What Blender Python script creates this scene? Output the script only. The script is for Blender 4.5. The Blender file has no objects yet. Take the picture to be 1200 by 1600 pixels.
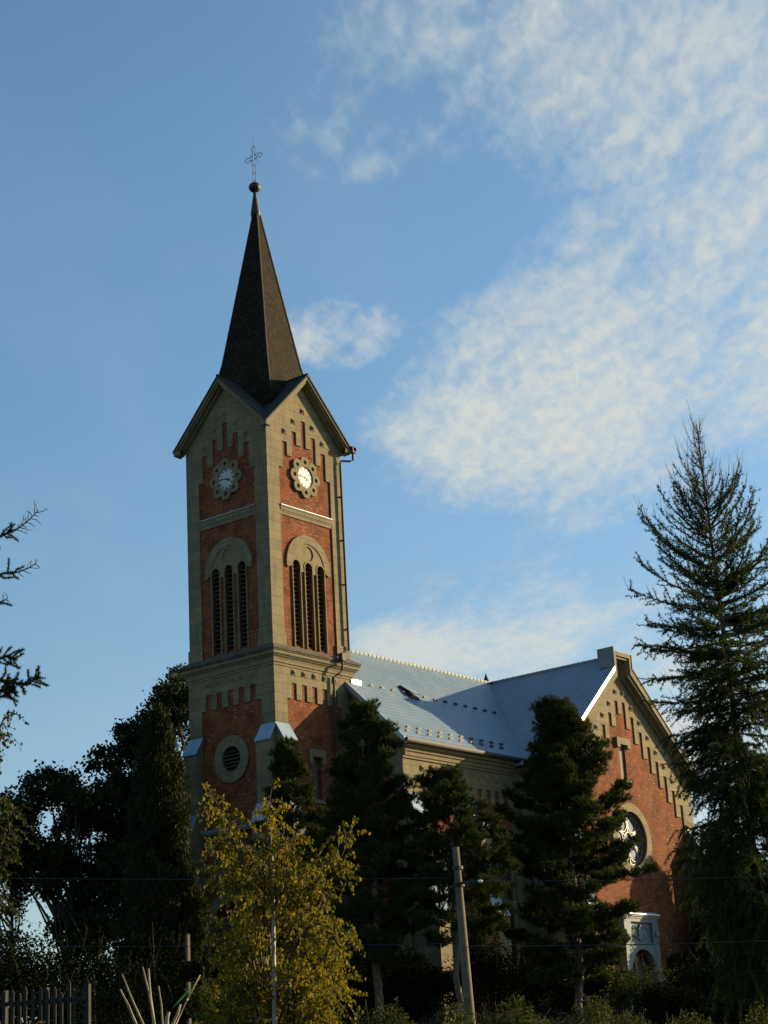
import bpy, math, random
import numpy as np
from mathutils import Vector, Matrix
from mathutils.geometry import tessellate_polygon

random.seed(7)
SC = bpy.context.scene
COL = SC.collection
R_ = math.radians

# ------------------------------------------------------------------ camera
F_PX, YAW, PITCH, ROLL = 2852.56, 38.56, 17.862, -3.104
CAM = np.array([-67.163, -61.246, -2.148])
_y, _p, _r = R_(YAW), R_(PITCH), R_(ROLL)
FWD = np.array([math.cos(_y)*math.cos(_p), math.sin(_y)*math.cos(_p), math.sin(_p)])
_rt = np.array([math.sin(_y), -math.cos(_y), 0.0]); _up = np.cross(_rt, FWD)
RT = math.cos(_r)*_rt + math.sin(_r)*_up
UP = -math.sin(_r)*_rt + math.cos(_r)*_up
cam_d = bpy.data.cameras.new('camera')
cam = bpy.data.objects.new('camera', cam_d); COL.objects.link(cam)
cam_d.sensor_fit = 'VERTICAL'; cam_d.sensor_height = 36.0
cam_d.lens = F_PX/1600*36.0
cam_d.clip_start = 0.1; cam_d.clip_end = 9000
cam.matrix_world = Matrix(((RT[0], UP[0], -FWD[0], CAM[0]), (RT[1], UP[1], -FWD[1], CAM[1]),
                           (RT[2], UP[2], -FWD[2], CAM[2]), (0, 0, 0, 1)))
SC.camera = cam

def ray(px, py):
    return FWD + RT*(px-600)/F_PX - UP*(py-800)/F_PX
def at(px, py, D):
    """point seen at photograph position (px, py), D metres away over ground"""
    d = ray(px, py)
    return CAM + d*D/math.hypot(d[0], d[1])

# ------------------------------------------------------------------ light and sky
SUN = np.array([12.06, -5.86, 3.63]); SUN /= np.linalg.norm(SUN)
SUN_EL = math.asin(SUN[2]); SUN_ROT = math.atan2(SUN[0], SUN[1])
SKY_STRENGTH = 0.082
sl = bpy.data.lights.new('sun', 'SUN'); sl.energy = 5.0; sl.angle = R_(0.5); sl.color = (1.0, 0.775, 0.43)
so = bpy.data.objects.new('sun', sl); COL.objects.link(so)
so.rotation_euler = Vector(SUN).to_track_quat('Z', 'Y').to_euler()
so.location = (60, -40, 60)
SC.view_settings.view_transform = 'Standard'; SC.view_settings.look = 'None'
SC.view_settings.gamma = 1.0; SC.view_settings.use_curve_mapping = False
SC.view_settings.exposure = 1.0
SC.cycles.max_bounces = 6; SC.cycles.transparent_max_bounces = 6
SC.cycles.diffuse_bounces = 3; SC.cycles.glossy_bounces = 3

class NT:
    """small node-tree writer"""
    def __init__(s, nt): s.nt = nt
    def n(s, typ, ins=None, **props):
        nd = s.nt.nodes.new(typ)
        for k, v in props.items(): setattr(nd, k, v)
        for k, v in (ins or {}).items():
            if isinstance(v, bpy.types.NodeSocket): s.nt.links.new(v, nd.inputs[k])
            else: nd.inputs[k].default_value = v
        return nd
    def math(s, op, a, b=0.0, clamp=False):
        return s.n('ShaderNodeMath', {0: a, 1: b}, operation=op, use_clamp=clamp).outputs[0]
    def smooth(s, x, lo, hi, t0=0.0, t1=1.0):
        return s.n('ShaderNodeMapRange', {0: x, 1: lo, 2: hi, 3: t0, 4: t1}, interpolation_type='SMOOTHSTEP').outputs[0]
    def mix(s, f, a, b, blend='MIX'):
        nd = s.n('ShaderNodeMix', data_type='RGBA', blend_type=blend)
        for i, v in ((0, f), (6, a), (7, b)):
            if isinstance(v, bpy.types.NodeSocket): s.nt.links.new(v, nd.inputs[i])
            else: nd.inputs[i].default_value = v if i == 0 else (*v[:3], 1.0)
        return nd.outputs[2]
    def link(s, a, b): s.nt.links.new(a, b)

world = bpy.data.worlds.new('World'); SC.world = world; world.use_nodes = True
W = NT(world.node_tree)
for nd in list(world.node_tree.nodes): world.node_tree.nodes.remove(nd)
sky = W.n('ShaderNodeTexSky', sky_type='NISHITA', sun_disc=False, sun_elevation=SUN_EL, sun_rotation=SUN_ROT,
          altitude=200.0, air_density=1.0, dust_density=1.0, ozone_density=3.0)
skyc = W.n('ShaderNodeHueSaturation', {'Saturation': 0.98, 'Value': 1.0, 'Color': sky.outputs[0]}).outputs[0]
tc = W.n('ShaderNodeTexCoord')
sx = W.n('ShaderNodeSeparateXYZ', {0: tc.outputs['Generated']})
skyc = W.mix(1.0, skyc, W.mix(W.smooth(sx.outputs[2], 0.06, 0.46), (1.02, 1.01, 0.94), (0.93, 1.17, 1.13)), 'MULTIPLY')   # white balance of clear air, low to high
zc = W.math('MAXIMUM', sx.outputs[2], 0.02)
# cloud sheet: direction -> point on a flat layer one unit up
q = W.n('ShaderNodeCombineXYZ', {0: W.math('DIVIDE', sx.outputs[0], zc), 1: W.math('DIVIDE', sx.outputs[1], zc), 2: 0.0}).outputs[0]
def qpix(px, py):
    d = ray(px, py); return np.array([d[0]/d[2], d[1]/d[2]])
def bank(c, a, b, lo=1.3, hi=0.0):
    """soft cloud bank on the layer: centre, and the ends of its two axes"""
    q0 = qpix(*c); A = np.stack([qpix(*a)-q0, qpix(*b)-q0], 1); M = np.linalg.inv(A)
    d = W.n('ShaderNodeVectorMath', {0: q, 1: (q0[0], q0[1], 0)}, operation='SUBTRACT').outputs[0]
    u = W.n('ShaderNodeVectorMath', {0: d, 1: (M[0, 0], M[0, 1], 0)}, operation='DOT_PRODUCT').outputs['Value']
    v = W.n('ShaderNodeVectorMath', {0: d, 1: (M[1, 0], M[1, 1], 0)}, operation='DOT_PRODUCT').outputs['Value']
    r = W.math('SQRT', W.math('ADD', W.math('MULTIPLY', u, u), W.math('MULTIPLY', v, v)))
    return W.smooth(r, lo, hi)
# along / across the view bearing, so that ripples keep an even look at this height above the horizon
qa = W.n('ShaderNodeVectorMath', {0: q, 1: (0.782, 0.623, 0)}, operation='DOT_PRODUCT').outputs['Value']
qb = W.n('ShaderNodeVectorMath', {0: q, 1: (-0.623, 0.782, 0)}, operation='DOT_PRODUCT').outputs['Value']
qi = W.n('ShaderNodeCombineXYZ', {0: W.math('MULTIPLY', qa, 0.40), 1: qb, 2: 0.0}).outputs[0]
def noise(scale, rot, sc, detail=6.0, rough=0.6, dist=0.0, off=0.0):
    r0 = W.n('ShaderNodeMapping', {0: qi, 1: (off, off*.7, 0), 2: (0, 0, rot)})
    m = W.n('ShaderNodeMapping', {0: r0.outputs[0], 3: (*sc, 1.0)})
    return W.n('ShaderNodeTexNoise', {'Vector': m.outputs[0], 'Scale': scale, 'Detail': detail, 'Roughness': rough, 'Distortion': dist}).outputs[0]
N1 = noise(6.5, R_(30), (1.0, 0.7), 8, 0.6, 0.3)
N2 = noise(27.0, R_(40), (1.0, 0.55), 4, 0.55, 0.3, 3.1)
N4 = noise(58.0, R_(-35), (1.0, 0.7), 3, 0.55, 0.3, 5.3)
N3 = noise(3.0, R_(10), (1.0, 0.8), 4, 0.55, 0.2, 7.7)
NA = W.math('ADD', W.math('MULTIPLY', N1, 0.62), W.math('MULTIPLY', N2, 0.38))
NB = W.math('ADD', W.math('ADD', W.math('MULTIPLY', N1, 0.42), W.math('MULTIPLY', N2, 0.34)), W.math('MULTIPLY', N4, 0.24))
def union(lst):                              # smooth union of soft banks
    t = W.math('SUBTRACT', 1.0, lst[0])
    for m in lst[1:]: t = W.math('MULTIPLY', t, W.math('SUBTRACT', 1.0, m))
    return W.math('SUBTRACT', 1.0, t)
def total(lst):
    t = lst[0]
    for m in lst[1:]: t = W.math('MAXIMUM', t, m)
    return t
big = union([bank((1030, 560), (1490, 380), (950, 850)), bank((800, 685), (1150, 605), (770, 790)),
             bank((1250, 520), (1650, 330), (1150, 800)), bank((930, 620), (1320, 490), (850, 840)), bank((760, 560), (1000, 470), (740, 720))])
cir = union([bank((830, 120), (1420, -30), (870, 360)), bank((1150, 100), (1700, -40), (1100, 340)),
             bank((640, 90), (980, 10), (660, 260)), bank((650, 210), (920, 140), (660, 290))])
low = union([bank((800, 1015), (1090, 1000), (800, 1110)), bank((1080, 1180), (1500, 1150), (1080, 1350)), bank((640, 1010), (800, 1000), (640, 1070))])
puff = union([bank((575, 520), (700, 505), (570, 605)), bank((500, 520), (640, 490), (515, 600))])
wisp = union([bank((1010, 245), (1130, 230), (1010, 320)), bank((920, 255), (1030, 240), (920, 320))])
rip = W.math('ADD', W.math('MULTIPLY', N4, 0.6), W.math('MULTIPLY', N2, 0.4))
NL = noise(5.0, R_(25), (1.0, 0.75), 3, 0.5, 0.4, 11.3)
def sheet(mask, lo, hi, amt, rl, al=1.3, ab=1.0):   # bank outline torn by broad and fine billows, then rippled
    cv = W.math('ADD', mask, W.math('ADD', W.math('MULTIPLY', W.math('SUBTRACT', NL, 0.5), al), W.math('MULTIPLY', W.math('SUBTRACT', NB, 0.5), ab)))
    dn = W.math('MULTIPLY', W.smooth(cv, lo, hi), W.smooth(mask, 0.02, 0.30))
    return W.math('MULTIPLY', W.math('MULTIPLY', dn, amt), W.smooth(rip, 0.30, 0.68, rl, 1.0))
d1 = sheet(big, 0.34, 1.22, 0.97, 0.68, 1.2, 1.4)
d2 = sheet(cir, 0.44, 1.42, 0.82, 0.5, 1.7, 1.6)
d3 = sheet(low, 0.36, 1.15, 0.92, 0.8, 1.3, 1.0)
d4 = sheet(puff, 0.58, 1.25, 0.85, 0.7, 1.2, 1.8)
d5 = sheet(wisp, 0.55, 1.2, 0.5, 0.6, 0.9, 1.8)
veil = W.math('ADD', W.math('MULTIPLY', W.smooth(N3, 0.40, 0.75), 0.06), 0.02)
dens = total([d1, d2, d3, d4, d5, veil])
CL = 0.345/SKY_STRENGTH
cloudc = (CL*0.97, CL*1.0, CL*0.94)
wc = W.mix(dens, skyc, cloudc)
bg = W.n('ShaderNodeBackground', {'Color': wc, 'Strength': SKY_STRENGTH})
wo = W.n('ShaderNodeOutputWorld', {0: bg.outputs[0]})

# ------------------------------------------------------------------ mesh helpers
class MB:
    def __init__(s): s.v = []; s.n = 0; s.tq = {3: [], 4: []}; s.ng = []
    def add(s, pts):
        a = np.asarray(pts, dtype=np.float32).reshape(-1, 3); b = s.n
        s.v.append(a); s.n += len(a); return b
    def polys(s, arr, base=0):
        a = np.asarray(arr, dtype=np.int64)+base; s.tq[a.shape[1]].append(a)
    def face(s, pts):
        b = s.add(pts); k = len(pts)
        if k in (3, 4): s.polys([list(range(k))], b)
        else: s.ng.append([b+i for i in range(k)])
    def build(s, name, mat, parent=None, smooth=False):
        V = np.concatenate(s.v) if s.v else np.zeros((0, 3), np.float32)
        loops, tot = [], []
        for k in (3, 4):
            for a in s.tq[k]: loops.append(a.ravel()); tot.append(np.full(len(a), k))
        for g in s.ng: loops.append(np.array(g)); tot.append(np.array([len(g)]))
        L = np.concatenate(loops).astype(np.int32); T = np.concatenate(tot).astype(np.int32)
        me = bpy.data.meshes.new(name)
        me.vertices.add(len(V)); me.vertices.foreach_set('co', V.ravel())
        me.loops.add(len(L)); me.loops.foreach_set('vertex_index', L)
        me.polygons.add(len(T))
        st = np.zeros(len(T), np.int32); st[1:] = np.cumsum(T)[:-1]
        me.polygons.foreach_set('loop_start', st); me.polygons.foreach_set('loop_total', T)
        me.polygons.foreach_set('use_smooth', np.full(len(T), smooth, dtype=bool))
        me.update(calc_edges=True); me.validate()
        me.materials.append(mat)
        o = bpy.data.objects.new(name, me); COL.objects.link(o)
        if parent is not None: put(o, parent)
        return o

WLOC = {}
def put(o, parent):
    """parent while the mesh keeps its world coordinates"""
    o.parent = parent
    o.matrix_parent_inverse = Matrix.Translation(-Vector(WLOC.get(parent.name, (0, 0, 0))))
def thing(name, label, cat, loc, group=None):
    o = bpy.data.objects.new(name, None); COL.objects.link(o); o.empty_display_size = 0.3
    o.location = loc; WLOC[o.name] = tuple(loc); o['label'] = label; o['category'] = cat
    if group: o['group'] = group
    return o
def tag(o, label, cat, group=None, kind=None):
    o['label'] = label; o['category'] = cat
    if group: o['group'] = group
    if kind: o['kind'] = kind
    return o

BOXF = [(0, 3, 2, 1), (4, 5, 6, 7), (0, 1, 5, 4), (1, 2, 6, 5), (2, 3, 7, 6), (3, 0, 4, 7)]
def hexa(mb, p): mb.polys(BOXF, mb.add(p))
def box(mb, x0, x1, y0, y1, z0, z1):
    hexa(mb, [(x0, y0, z0), (x1, y0, z0), (x1, y1, z0), (x0, y1, z0), (x0, y0, z1), (x1, y0, z1), (x1, y1, z1), (x0, y1, z1)])
def fbox(mb, F, u0, u1, z0, z1, d0, d1):
    hexa(mb, [F(u0, z0, d0), F(u1, z0, d0), F(u1, z0, d1), F(u0, z0, d1), F(u0, z1, d0), F(u1, z1, d0), F(u1, z1, d1), F(u0, z1, d1)])
def plate(mb, F, loops, d0, d1, sides=True, back=False):
    """flat plate with holes: first loop outline, the rest holes; front at depth d1, edges run back to d0"""
    tri = tessellate_polygon([[Vector((u, z, 0)) for u, z in lp] for lp in loops])
    flat = [p for lp in loops for p in lp]
    b = mb.add([F(u, z, d1) for u, z in flat]); mb.polys(tri, b)
    if back: b = mb.add([F(u, z, d0) for u, z in flat]); mb.polys(tri, b)
    if sides:
        for lp in loops:
            n = len(lp); b = mb.add([F(u, z, d1) for u, z in lp]+[F(u, z, d0) for u, z in lp])
            mb.polys([(i, (i+1) % n, n+(i+1) % n, n+i) for i in range(n)], b)
def circ(uc, zc, r, n=32, a0=0.0): return [(uc+r*math.cos(a0+2*math.pi*i/n), zc+r*math.sin(a0+2*math.pi*i/n)) for i in range(n)]
def archl(uc, hw, zb, zs, n=14):
    return [(uc-hw, zb), (uc+hw, zb)]+[(uc+hw*math.cos(math.pi*i/n), zs+hw*math.sin(math.pi*i/n)) for i in range(n+1)]
def rectl(u0, u1, z0, z1): return [(u0, z0), (u1, z0), (u1, z1), (u0, z1)]
def tube(mb, pts, rad, n=6, cap=True):
    P = np.asarray(pts, float); m = len(P)
    rad = np.broadcast_to(np.asarray(rad, float), (m,))
    T = np.gradient(P, axis=0); T /= (np.linalg.norm(T, axis=1)[:, None]+1e-9)
    ref = np.where(np.abs(T[:, 2:3]) > 0.9, np.array([[1., 0, 0]]), np.array([[0, 0, 1.]]))
    A = np.cross(T, ref); A /= (np.linalg.norm(A, axis=1)[:, None]+1e-9); B = np.cross(T, A)
    th = np.arange(n)*2*np.pi/n
    V = P[:, None, :]+rad[:, None, None]*(A[:, None, :]*np.cos(th)[None, :, None]+B[:, None, :]*np.sin(th)[None, :, None])
    b = mb.add(V.reshape(-1, 3))
    i = np.arange(m-1)[:, None]*n; j = np.arange(n)[None, :]; j2 = (j+1) % n
    mb.polys(np.stack([i+j, i+j2, i+n+j2, i+n+j], -1).reshape(-1, 4), b)
    if cap and n > 4:
        mb.ng.append([b+k for k in range(n)]); mb.ng.append([b+(m-1)*n+k for k in range(n)])
def lathe(mb, c, prof, n=20):
    th = np.arange(n)*2*np.pi/n
    V = np.array([[(c[0]+r*math.cos(t), c[1]+r*math.sin(t), z) for t in th] for r, z in prof])
    b = mb.add(V.reshape(-1, 3)); m = len(prof)
    i = np.arange(m-1)[:, None]*n; j = np.arange(n)[None, :]; j2 = (j+1) % n
    mb.polys(np.stack([i+j, i+j2, i+n+j2, i+n+j], -1).reshape(-1, 4), b)
def slab(mb, tri, th):
    """sloping roof piece: polygon given by its top corners, th thick downwards"""
    n = len(tri); top = [tuple(p) for p in tri]; bot = [(p[0], p[1], p[2]-th) for p in tri]
    mb.face(top); mb.face(bot[::-1])
    b = mb.add(top+bot); mb.polys([(i, n+i, n+(i+1) % n, (i+1) % n) for i in range(n)], b)

# ------------------------------------------------------------------ materials
def mat(name):
    m = bpy.data.materials.new(name); m.use_nodes = True
    nt = m.node_tree; bs = nt.nodes['Principled BSDF']
    return m, NT(nt), bs
def objco(N, swap=False):
    """wall coordinates: along the wall, up, 0 (walls lie along x or y)"""
    t = N.n('ShaderNodeTexCoord'); s = N.n('ShaderNodeSeparateXYZ', {0: t.outputs['Object']})
    u = N.math('ADD', s.outputs[0], s.outputs[1])
    return N.n('ShaderNodeCombineXYZ', {0: u, 1: s.outputs[2], 2: 0.0}).outputs[0], t.outputs['Object'], s
def bump(N, bs, h, strength=0.3, dist=0.02):
    b = N.n('ShaderNodeBump', {'Strength': strength, 'Distance': dist, 'Height': h})
    N.link(b.outputs[0], bs.inputs['Normal'])
def plain(name, col, rough=0.7, metal=0.0, var=0.25, nscale=3.0, bstr=0.2):
    m, N, bs = mat(name); t = N.n('ShaderNodeTexCoord')
    nz = N.n('ShaderNodeTexNoise', {'Vector': t.outputs['Object'], 'Scale': nscale, 'Detail': 6.0, 'Roughness': 0.65}).outputs[0]
    c = N.mix(N.smooth(nz, 0.3, 0.7), [x*(1-var) for x in col], [min(1, x*(1+var)) for x in col])
    N.link(c, bs.inputs['Base Color']); bs.inputs['Roughness'].default_value = rough; bs.inputs['Metallic'].default_value = metal
    bump(N, bs, nz, bstr, 0.02); return m

def stone_mat(name, joints=True, base=(0.182, 0.147, 0.078)):
    m, N, bs = mat(name); w, o, s = objco(N)
    n1 = N.n('ShaderNodeTexNoise', {'Vector': o, 'Scale': 0.9, 'Detail': 7.0, 'Roughness': 0.7}).outputs[0]
    n2 = N.n('ShaderNodeTexNoise', {'Vector': o, 'Scale': 14.0, 'Detail': 4.0, 'Roughness': 0.7}).outputs[0]
    mp = N.n('ShaderNodeMapping', {0: o, 3: (3.2, 3.2, 0.35)})
    n3 = N.n('ShaderNodeTexNoise', {'Vector': mp.outputs[0], 'Scale': 1.5, 'Detail': 5.0, 'Roughness': 0.7}).outputs[0]
    c = N.mix(N.smooth(n1, 0.3, 0.72), [x*0.82 for x in base], [x*1.14 for x in base])
    c = N.mix(N.math('MULTIPLY', N.smooth(n3, 0.46, 0.74), 0.72), c, (0.075, 0.06, 0.04))
    c = N.mix(N.math('MULTIPLY', N.smooth(n2, 0.35, 0.75), 0.16), c, (0.12, 0.10, 0.065))
    h = n2
    if joints:
        br = N.n('ShaderNodeTexBrick', {'Vector': w, 'Color1': (0.84, 0.85, 0.86, 1), 'Color2': (1.10, 1.07, 1.02, 1), 'Mortar': (0.42, 0.38, 0.33, 1),
                 'Scale': 1.0, 'Mortar Size': 0.013, 'Mortar Smooth': 0.1, 'Bias': 0.0, 'Brick Width': 2.9, 'Row Height': 0.51}, offset=0.5)
        c = N.mix(1.0, c, br.outputs[0], 'MULTIPLY')
        h = N.math('SUBTRACT', n2, N.math('MULTIPLY', br.outputs['Fac'], 1.5))
    N.link(c, bs.inputs['Base Color']); bs.inputs['Roughness'].default_value = 0.9
    bump(N, bs, h, 0.35, 0.015); return m

def brick_mat(name):
    m, N, bs = mat(name); w, o, s = objco(N)
    br = N.n('ShaderNodeTexBrick', {'Vector': w, 'Color1': (0.215, 0.050, 0.013, 1), 'Color2': (0.085, 0.018, 0.007, 1), 'Mortar': (0.20, 0.12, 0.065, 1),
             'Scale': 1.0, 'Mortar Size': 0.012, 'Mortar Smooth': 0.3, 'Bias': -0.25, 'Brick Width': 0.30, 'Row Height': 0.098}, offset=0.5)
    n1 = N.n('ShaderNodeTexNoise', {'Vector': o, 'Scale': 1.1, 'Detail': 6.0, 'Roughness': 0.65}).outputs[0]
    mp = N.n('ShaderNodeMapping', {0: w, 3: (3.3, 10.2, 1.0)})
    n2 = N.n('ShaderNodeTexNoise', {'Vector': mp.outputs[0], 'Scale': 1.0, 'Detail': 3.0, 'Roughness': 0.7}).outputs[0]
    n3 = N.n('ShaderNodeTexNoise', {'Vector': o, 'Scale': 0.45, 'Detail': 3.0}).outputs[0]
    c = N.mix(N.math('MULTIPLY', N.smooth(n1, 0.38, 0.68), 0.8), br.outputs[0], (0.085, 0.022, 0.009))
    sp = N.math('MULTIPLY', N.smooth(N.math('ADD', n2, N.math('MULTIPLY', n3, 0.22)), 0.69, 0.80), 0.85)
    c = N.mix(sp, c, (0.30, 0.23, 0.15))
    c = N.mix(N.math('MULTIPLY', N.smooth(n2, 0.30, 0.12), 0.5), c, (0.06, 0.022, 0.012))
    N.link(c, bs.inputs['Base Color']); bs.inputs['Roughness'].default_value = 0.9; bs.inputs['Specular IOR Level'].default_value = 0.15
    bump(N, bs, N.math('SUBTRACT', N.math('MULTIPLY', n2, 0.4), br.outputs['Fac']), 0.5, 0.012); return m

def tile_mat(name, along):
    """pressed metal roof tile: waves across, small steps down the slope"""
    m, N, bs = mat(name); t = N.n('ShaderNodeTexCoord'); s = N.n('ShaderNodeSeparateXYZ', {0: t.outputs['Object']})
    a = s.outputs[along]; z = s.outputs[2]
    wv = N.math('SINE', N.math('MULTIPLY', a, 2*math.pi/0.23))
    st = N.math('FRACT', N.math('MULTIPLY', z, 1/0.245))
    step = N.math('POWER', N.math('SUBTRACT', 1.0, st), 2.0)
    edge = N.smooth(st, 0.16, 0.0)
    nz = N.n('ShaderNodeTexNoise', {'Vector': t.outputs['Object'], 'Scale': 0.8, 'Detail': 5.0, 'Roughness': 0.6}).outputs[0]
    c = N.mix(N.smooth(nz, 0.3, 0.7), (0.18, 0.25, 0.325), (0.235, 0.305, 0.38))
    c = N.mix(N.math('MULTIPLY', edge, 0.95), c, (0.06, 0.085, 0.11))
    c = N.mix(N.math('MULTIPLY', N.smooth(wv, 0.1, -1.0), 0.65), c, (0.06, 0.085, 0.11))
    rust = N.n('ShaderNodeTexNoise', {'Vector': t.outputs['Object'], 'Scale': 3.5, 'Detail': 6.0, 'Roughness': 0.75}).outputs[0]
    c = N.mix(N.math('MULTIPLY', N.smooth(rust, 0.55, 0.8), 0.35), c, (0.13, 0.145, 0.15))
    N.link(c, bs.inputs['Base Color']); bs.inputs['Metallic'].default_value = 0.0; bs.inputs['Specular IOR Level'].default_value = 0.2
    N.link(N.smooth(nz, 0.2, 0.8, 0.36, 0.5), bs.inputs['Roughness'])
    h = N.math('ADD', N.math('MULTIPLY', wv, 0.5), N.math('MULTIPLY', st, -1.0))
    bump(N, bs, h, 0.9, 0.02); return m

def shingle_mat(name):
    m, N, bs = mat(name); w, o, s = objco(N)
    br = N.n('ShaderNodeTexBrick', {'Vector': w, 'Color1': (0.036, 0.026, 0.011, 1), 'Color2': (0.013, 0.010, 0.005, 1), 'Mortar': (0.006, 0.005, 0.004, 1),
             'Scale': 1.0, 'Mortar Size': 0.02, 'Brick Width': 0.34, 'Row Height': 0.26}, offset=0.5)
    n1 = N.n('ShaderNodeTexNoise', {'Vector': o, 'Scale': 2.2, 'Detail': 7.0, 'Roughness': 0.7}).outputs[0]
    n2 = N.n('ShaderNodeTexNoise', {'Vector': o, 'Scale': 9.0, 'Detail': 4.0, 'Roughness': 0.7}).outputs[0]
    c = N.mix(N.math('MULTIPLY', N.smooth(n1, 0.35, 0.7), 0.6), br.outputs[0], (0.013, 0.010, 0.006))
    c = N.mix(N.math('MULTIPLY', N.smooth(n2, 0.6, 0.78), 0.5), c, (0.04, 0.031, 0.014))
    N.link(c, bs.inputs['Base Color']); bs.inputs['Roughness'].default_value = 0.95; bs.inputs['Specular IOR Level'].default_value = 0.15
    bump(N, bs, N.math('SUBTRACT', n2, br.outputs['Fac']), 0.6, 0.03); return m

def glass_mat(name):
    m, N, bs = mat(name); t = N.n('ShaderNodeTexCoord')
    nz = N.n('ShaderNodeTexNoise', {'Vector': t.outputs['Object'], 'Scale': 1.6, 'Detail': 3.0}).outputs[0]
    c = N.mix(nz, (0.03, 0.035, 0.035), (0.09, 0.095, 0.09)); N.link(c, bs.inputs['Base Color'])
    bs.inputs['Roughness'].default_value = 0.06; bs.inputs['Specular IOR Level'].default_value = 0.6
    bs.inputs['IOR'].default_value = 1.6
    bump(N, bs, nz, 0.05, 0.02); return m

M = {}
M['stone'] = stone_mat('ashlar_render'); M['trim'] = stone_mat('moulded_render', False)
M['brick'] = brick_mat('red_brick')
M['tile_x'] = tile_mat('metal_tile_nave', 0); M['tile_y'] = tile_mat('metal_tile_transept', 1)
M['sheet'] = plain('zinc_sheet', (0.27, 0.35, 0.42), 0.42, 0.4, 0.12, 2.5, 0.15)
M['flash'] = plain('bright_flashing', (0.62, 0.63, 0.62), 0.4, 0.3, 0.05, 3.0, 0.1)  # pale base colour stands in for sun glint on the verge strip
M['shingle'] = shingle_mat('mossy_shingle'); M['slate'] = plain('dark_roofing', (0.022, 0.020, 0.018), 0.85, 0, 0.35, 5.0)
M['dark'] = plain('dark_timber', (0.035, 0.026, 0.02), 0.8, 0, 0.3, 6.0)
M['louvre'] = plain('louvre_timber', (0.05, 0.04, 0.028), 0.8, 0, 0.3, 8.0)
M['void'] = plain('unlit_inside', (0.01, 0.009, 0.008), 1.0, 0, 0.1)
M['pipe'] = plain('painted_downpipe', (0.028, 0.026, 0.024), 0.7, 0.0, 0.3, 6.0)
M['dirty'] = plain('weathered_cornice', (0.062, 0.05, 0.033), 0.9, 0, 0.5, 3.0)
M['copper'] = plain('aged_copper', (0.026, 0.020, 0.017), 0.6, 0.2, 0.4, 6.0)
M['iron'] = plain('wrought_iron', (0.06, 0.055, 0.05), 0.6, 0.4, 0.3)
M['dial'] = plain('enamel_dial', (0.36, 0.36, 0.34), 0.35, 0, 0.04, 4.0, 0.03); M['black'] = plain('black_paint', (0.015, 0.015, 0.016), 0.5, 0, 0.1)
M['gold'] = plain('gilt', (0.45, 0.28, 0.08), 0.4, 0.6, 0.2)
M['clad'] = plain('grey_cladding', (0.15, 0.175, 0.19), 0.7, 0.0, 0.15, 3.0)
M['glass'] = glass_mat('window_glass'); M['frame'] = plain('white_frame', (0.13, 0.14, 0.14), 0.5, 0, 0.1)
M['portal'] = plain('shaded_pale_stone', (0.115, 0.145, 0.165), 0.7, 0, 0.12, 2.0)  # pale stone dimmed and blued in colour to stand for shade on the portal
M['shutter'] = plain('brown_shutter', (0.08, 0.058, 0.045), 0.75, 0, 0.25, 6.0)
M['concrete'] = plain('pole_concrete', (0.095, 0.076, 0.05), 0.9, 0, 0.25, 5.0)
M['ceramic'] = plain('white_ceramic', (0.8, 0.8, 0.78), 0.3, 0, 0.03)
M['cable'] = plain('black_cable', (0.02, 0.02, 0.02), 0.6, 0, 0.1)

# ------------------------------------------------------------------ church
GZ = 1.0                                     # ground at the church
church = thing('church', 'brick and stone church with tall pointed clock tower and metal tiled roof', 'church', (3, 3, GZ))
RC = 0.07                                    # recess of the brick panels
def FR(u, z, d): return (u, -d, z)           # tower side towards the right of the photo
def FL(u, z, d): return (-d, u, z)           # tower front, in shade
def FE(u, z, d): return (6+d, u, z)
def FN(u, z, d): return (u, 6+d, z)
FACES = [(FR, True), (FL, True), (FE, False), (FN, False)]
def steps(c, sp, hw, slots, bottoms, u0, u1, zb):
    """lower outline of a stone field that ends in slots, from u1 back to u0; slots: (offset, top); bottoms between them"""
    pts = [(u1, zb)]
    cur = bottoms[-1]; pts.append((u1, cur))
    for i in range(len(slots)-1, -1, -1):
        k, top = slots[i]; uc = c+sp*k
        pts += [(uc+hw, cur), (uc+hw, top), (uc-hw, top)]
        cur = bottoms[i]; pts.append((uc-hw, cur))
    pts += [(u0, cur), (u0, zb)]
    return pts
def stud(mb, F, u, z, d, r=0.17, h=0.13):
    b = mb.add([F(u-r, z-r, d), F(u+r, z-r, d), F(u+r, z+r, d), F(u-r, z+r, d), F(u, z, d+h)])
    mb.polys([(0, 1, 4), (1, 2, 4), (2, 3, 4), (3, 0, 4)], b)

# --- belfry storey
ZA, ZE, OV = 35.87, 32.40, 0.47
def rz(u): return ZA-abs(u-3)*1.0
tw = MB()
UP_SLOTS = [(-2, 31.73), (-1, 32.47), (0, 33.25), (1, 32.47), (2, 31.73)]
UP_BOT = [30.22, 30.98, 31.75, 31.75, 30.98, 30.22]
for F, vis in FACES:
    out = [(0.003, 20.3), (0.003, rz(0)-0.2), (3, ZA-0.2), (5.997, rz(6)-0.2), (5.997, 20.3)]
    out += steps(3, 0.775, 0.185, UP_SLOTS, UP_BOT, 0.94, 5.06, 20.3)
    plate(tw, F, [out], -RC, 0.0)
    for u0 in (-0.05, 5.0):                  # widened feet of the corner strips
        plate(tw, F, [rectl(u0+0.003 if u0 < 0 else u0, u0+1.05-(0.003 if u0 > 0 else 0), 20.3, 21.05)], 0.0, 0.05)
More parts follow.
